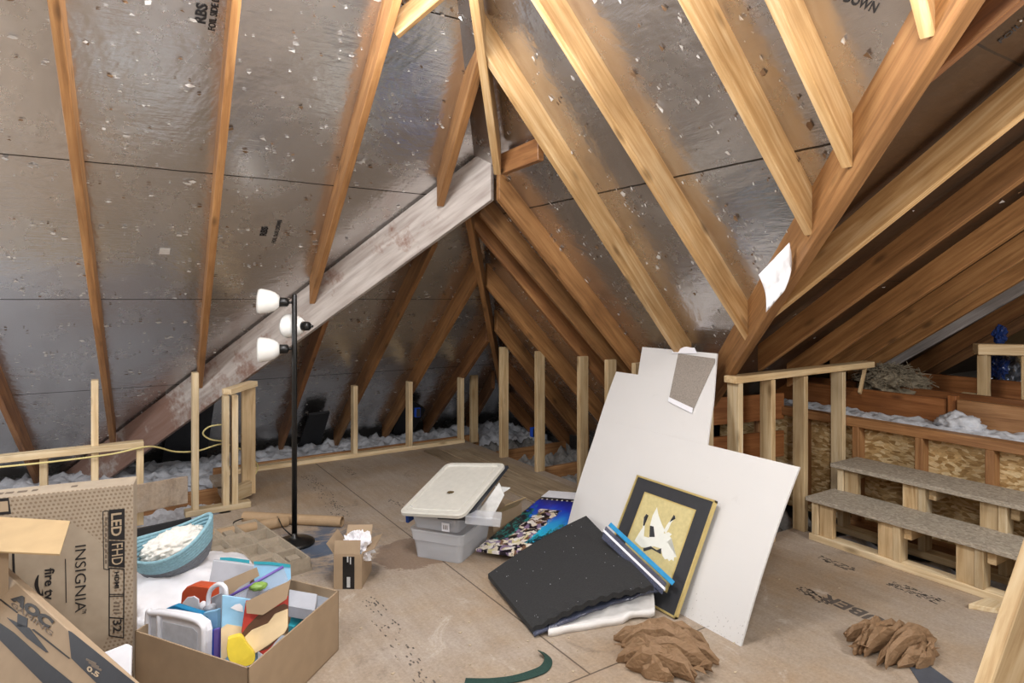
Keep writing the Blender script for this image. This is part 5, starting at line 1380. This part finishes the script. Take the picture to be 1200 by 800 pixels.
# printing on the floor boards
def stamp(s, px, py, w, h, xd, yd, bold=0):
    p = at_z(px, py, .0008); o = text_fit(s, p, xd, yd, w, h, M_STAMP, floor, bold=bold, th=.0006)
MV, PU = V((0, -1, 0)), V((1, 0, 0))
stamp('HUBER', 1066, 738, .42, .085, V((.06, 1, 0)), V((-1, 0, 0)), .03)
def smudges(p0, p1, wid, n, seed):
    rnd = random.Random(seed); p0, p1 = at_z(*p0, .0006), at_z(*p1, .0006); d = (p1-p0); L = d.length; d.normalize(); s_ = V((-d.y, d.x, 0)); bm = BM()
    for i in range(n):
        f = rnd.random()*L; g_ = rnd.uniform(-wid, wid); l = rnd.uniform(.006, .022); w = rnd.uniform(.003, .009)
        p = p0+d*f+s_*g_; prism(bm, [p, p+d*l, p+d*l+s_*w, p+s_*w], (0, 0, .0006))
    fin(bm, 'stamp_marks', M_STAMP, floor)
smudges((360, 556), (402, 606), .06, 130, 1); smudges((402, 546), (415, 556), .03, 30, 2)
smudges((958, 652), (1000, 668), .03, 60, 3); smudges((1042, 682), (1100, 705), .04, 90, 4); smudges((936, 688), (968, 706), .035, 70, 5)
smudges((430, 700), (500, 800), .05, 60, 6); smudges((455, 585), (475, 595), .03, 25, 7)
# fine floor litter
rnd = random.Random(21); bm = BM()
for i in range(260):
    p = at_z(rnd.uniform(200, 1180), rnd.uniform(560, 800), .001)
    if not (-.5 < p.x < 3.7 and 1.2 < p.y < 5.9): continue
    rr = rnd.choice((.002, .003, .004, .007)); prism(bm, [p+V((math.cos(a)*rr*rnd.uniform(.5, 1.6), math.sin(a)*rr*rnd.uniform(.5, 1.2), 0)) for a in (0, 1.3, 2.8, 4.4)], (0, 0, .0025))
o = fin(bm, 'floor_litter', flat('pale_litter', '#b9a88f', .9)); tag(o, 'small pale scraps and dust littering the plywood floor', 'litter', kind='stuff')

# ------------------------------------------------------------------ sub-parts
def under(thing_, part, names):
    kids = list(thing_.children); base = lambda o: o.name.split('.')[0]
    p = [k for k in kids if base(k) == part][0]
    for k in kids:
        if k is not p and base(k) in names:
            W = wm(k); k.parent = p; k.matrix_basis = wm(p).inverted() @ W
under(tv, 'carton_body', ('lettering', 'print_panel', 'rule_line', 'fine_print', 'smile_mark', 'top_mark'))
under(mo, 'carton_body', ('lettering', 'print_panel', 'rule_line', 'fine_print'))
under(fr, 'print_sheet', ('crane_figure', 'dark_feathers'))
under(sb, 'black_tape', ('tape_mark',))
under(bn2, 'bin_label', ('label_mark',))
under(pp, 'cover', ('sand_print', 'cloud_print'))
under(ct, 'panel_board', ('brown_area', 'peach_area'))
under(ld, 'lid_panel', ('dirt_stain',))
for sw_, so_, ls_ in zip(*[[k for k in lamp.children if k.name.split('.')[0] == n_] for n_ in ('swivel', 'socket', 'lamp_shade')]):
    for k in (so_, ls_):
        W = wm(k); k.parent = sw_; k.matrix_basis = wm(sw_).inverted() @ W

# ------------------------------------------------------------------ light and camera
def light(name, loc, power, r, c=(1, 1, 1)):
    l = bpy.data.lights.new(name, 'POINT'); l.energy = power; l.shadow_soft_size = r; l.color = c
    o = bpy.data.objects.new(name, l); COL.objects.link(o); o.location = loc; return o
light('bulb_main', (1.25, .55, 2.45), 38, .12, (1, .985, .95))
light('fill_left', (-.7, 1.5, 2.6), 45, .16, (.98, .985, 1))  # unseen lamp added to brighten the left part
light('fill_ridge', (.8, 2.2, 2.95), 76, .25, (.98, .985, 1))  # added fill without a fixture, lifts the foil and the far floor
light('fill_eave', (-1.8, 4.2, 1.35), 62, .2, (.94, .97, 1))  # unseen fill added for the far knee wall and lower foil
light('fill_wing', (3.2, -.6, 1.9), 95, .2, (1, .985, .96))  # made-up lamp out of view, brightens the wing, steps and right wall
light('camera_flash', (-.15, -.5, 2.1), 40, .30, (.98, .99, 1))
w = bpy.data.worlds.new('World'); SC.world = w; w.use_nodes = True
w.node_tree.nodes['Background'].inputs[0].default_value = (.6, .7, .9, 1); w.node_tree.nodes['Background'].inputs[1].default_value = .05
cam = bpy.data.cameras.new('camera'); co = bpy.data.objects.new('camera', cam); COL.objects.link(co)
co.location = EYE; co.rotation_euler = (PI/2, 0, -TH)
cam.sensor_width = 36; cam.lens = 22.5; cam.shift_y = -50/1200; cam.clip_start = .05
SC.camera = co
vs = SC.view_settings; vs.view_transform = 'Standard'; vs.look = 'None'; vs.gamma = 1; vs.use_curve_mapping = False; vs.exposure = 0.85
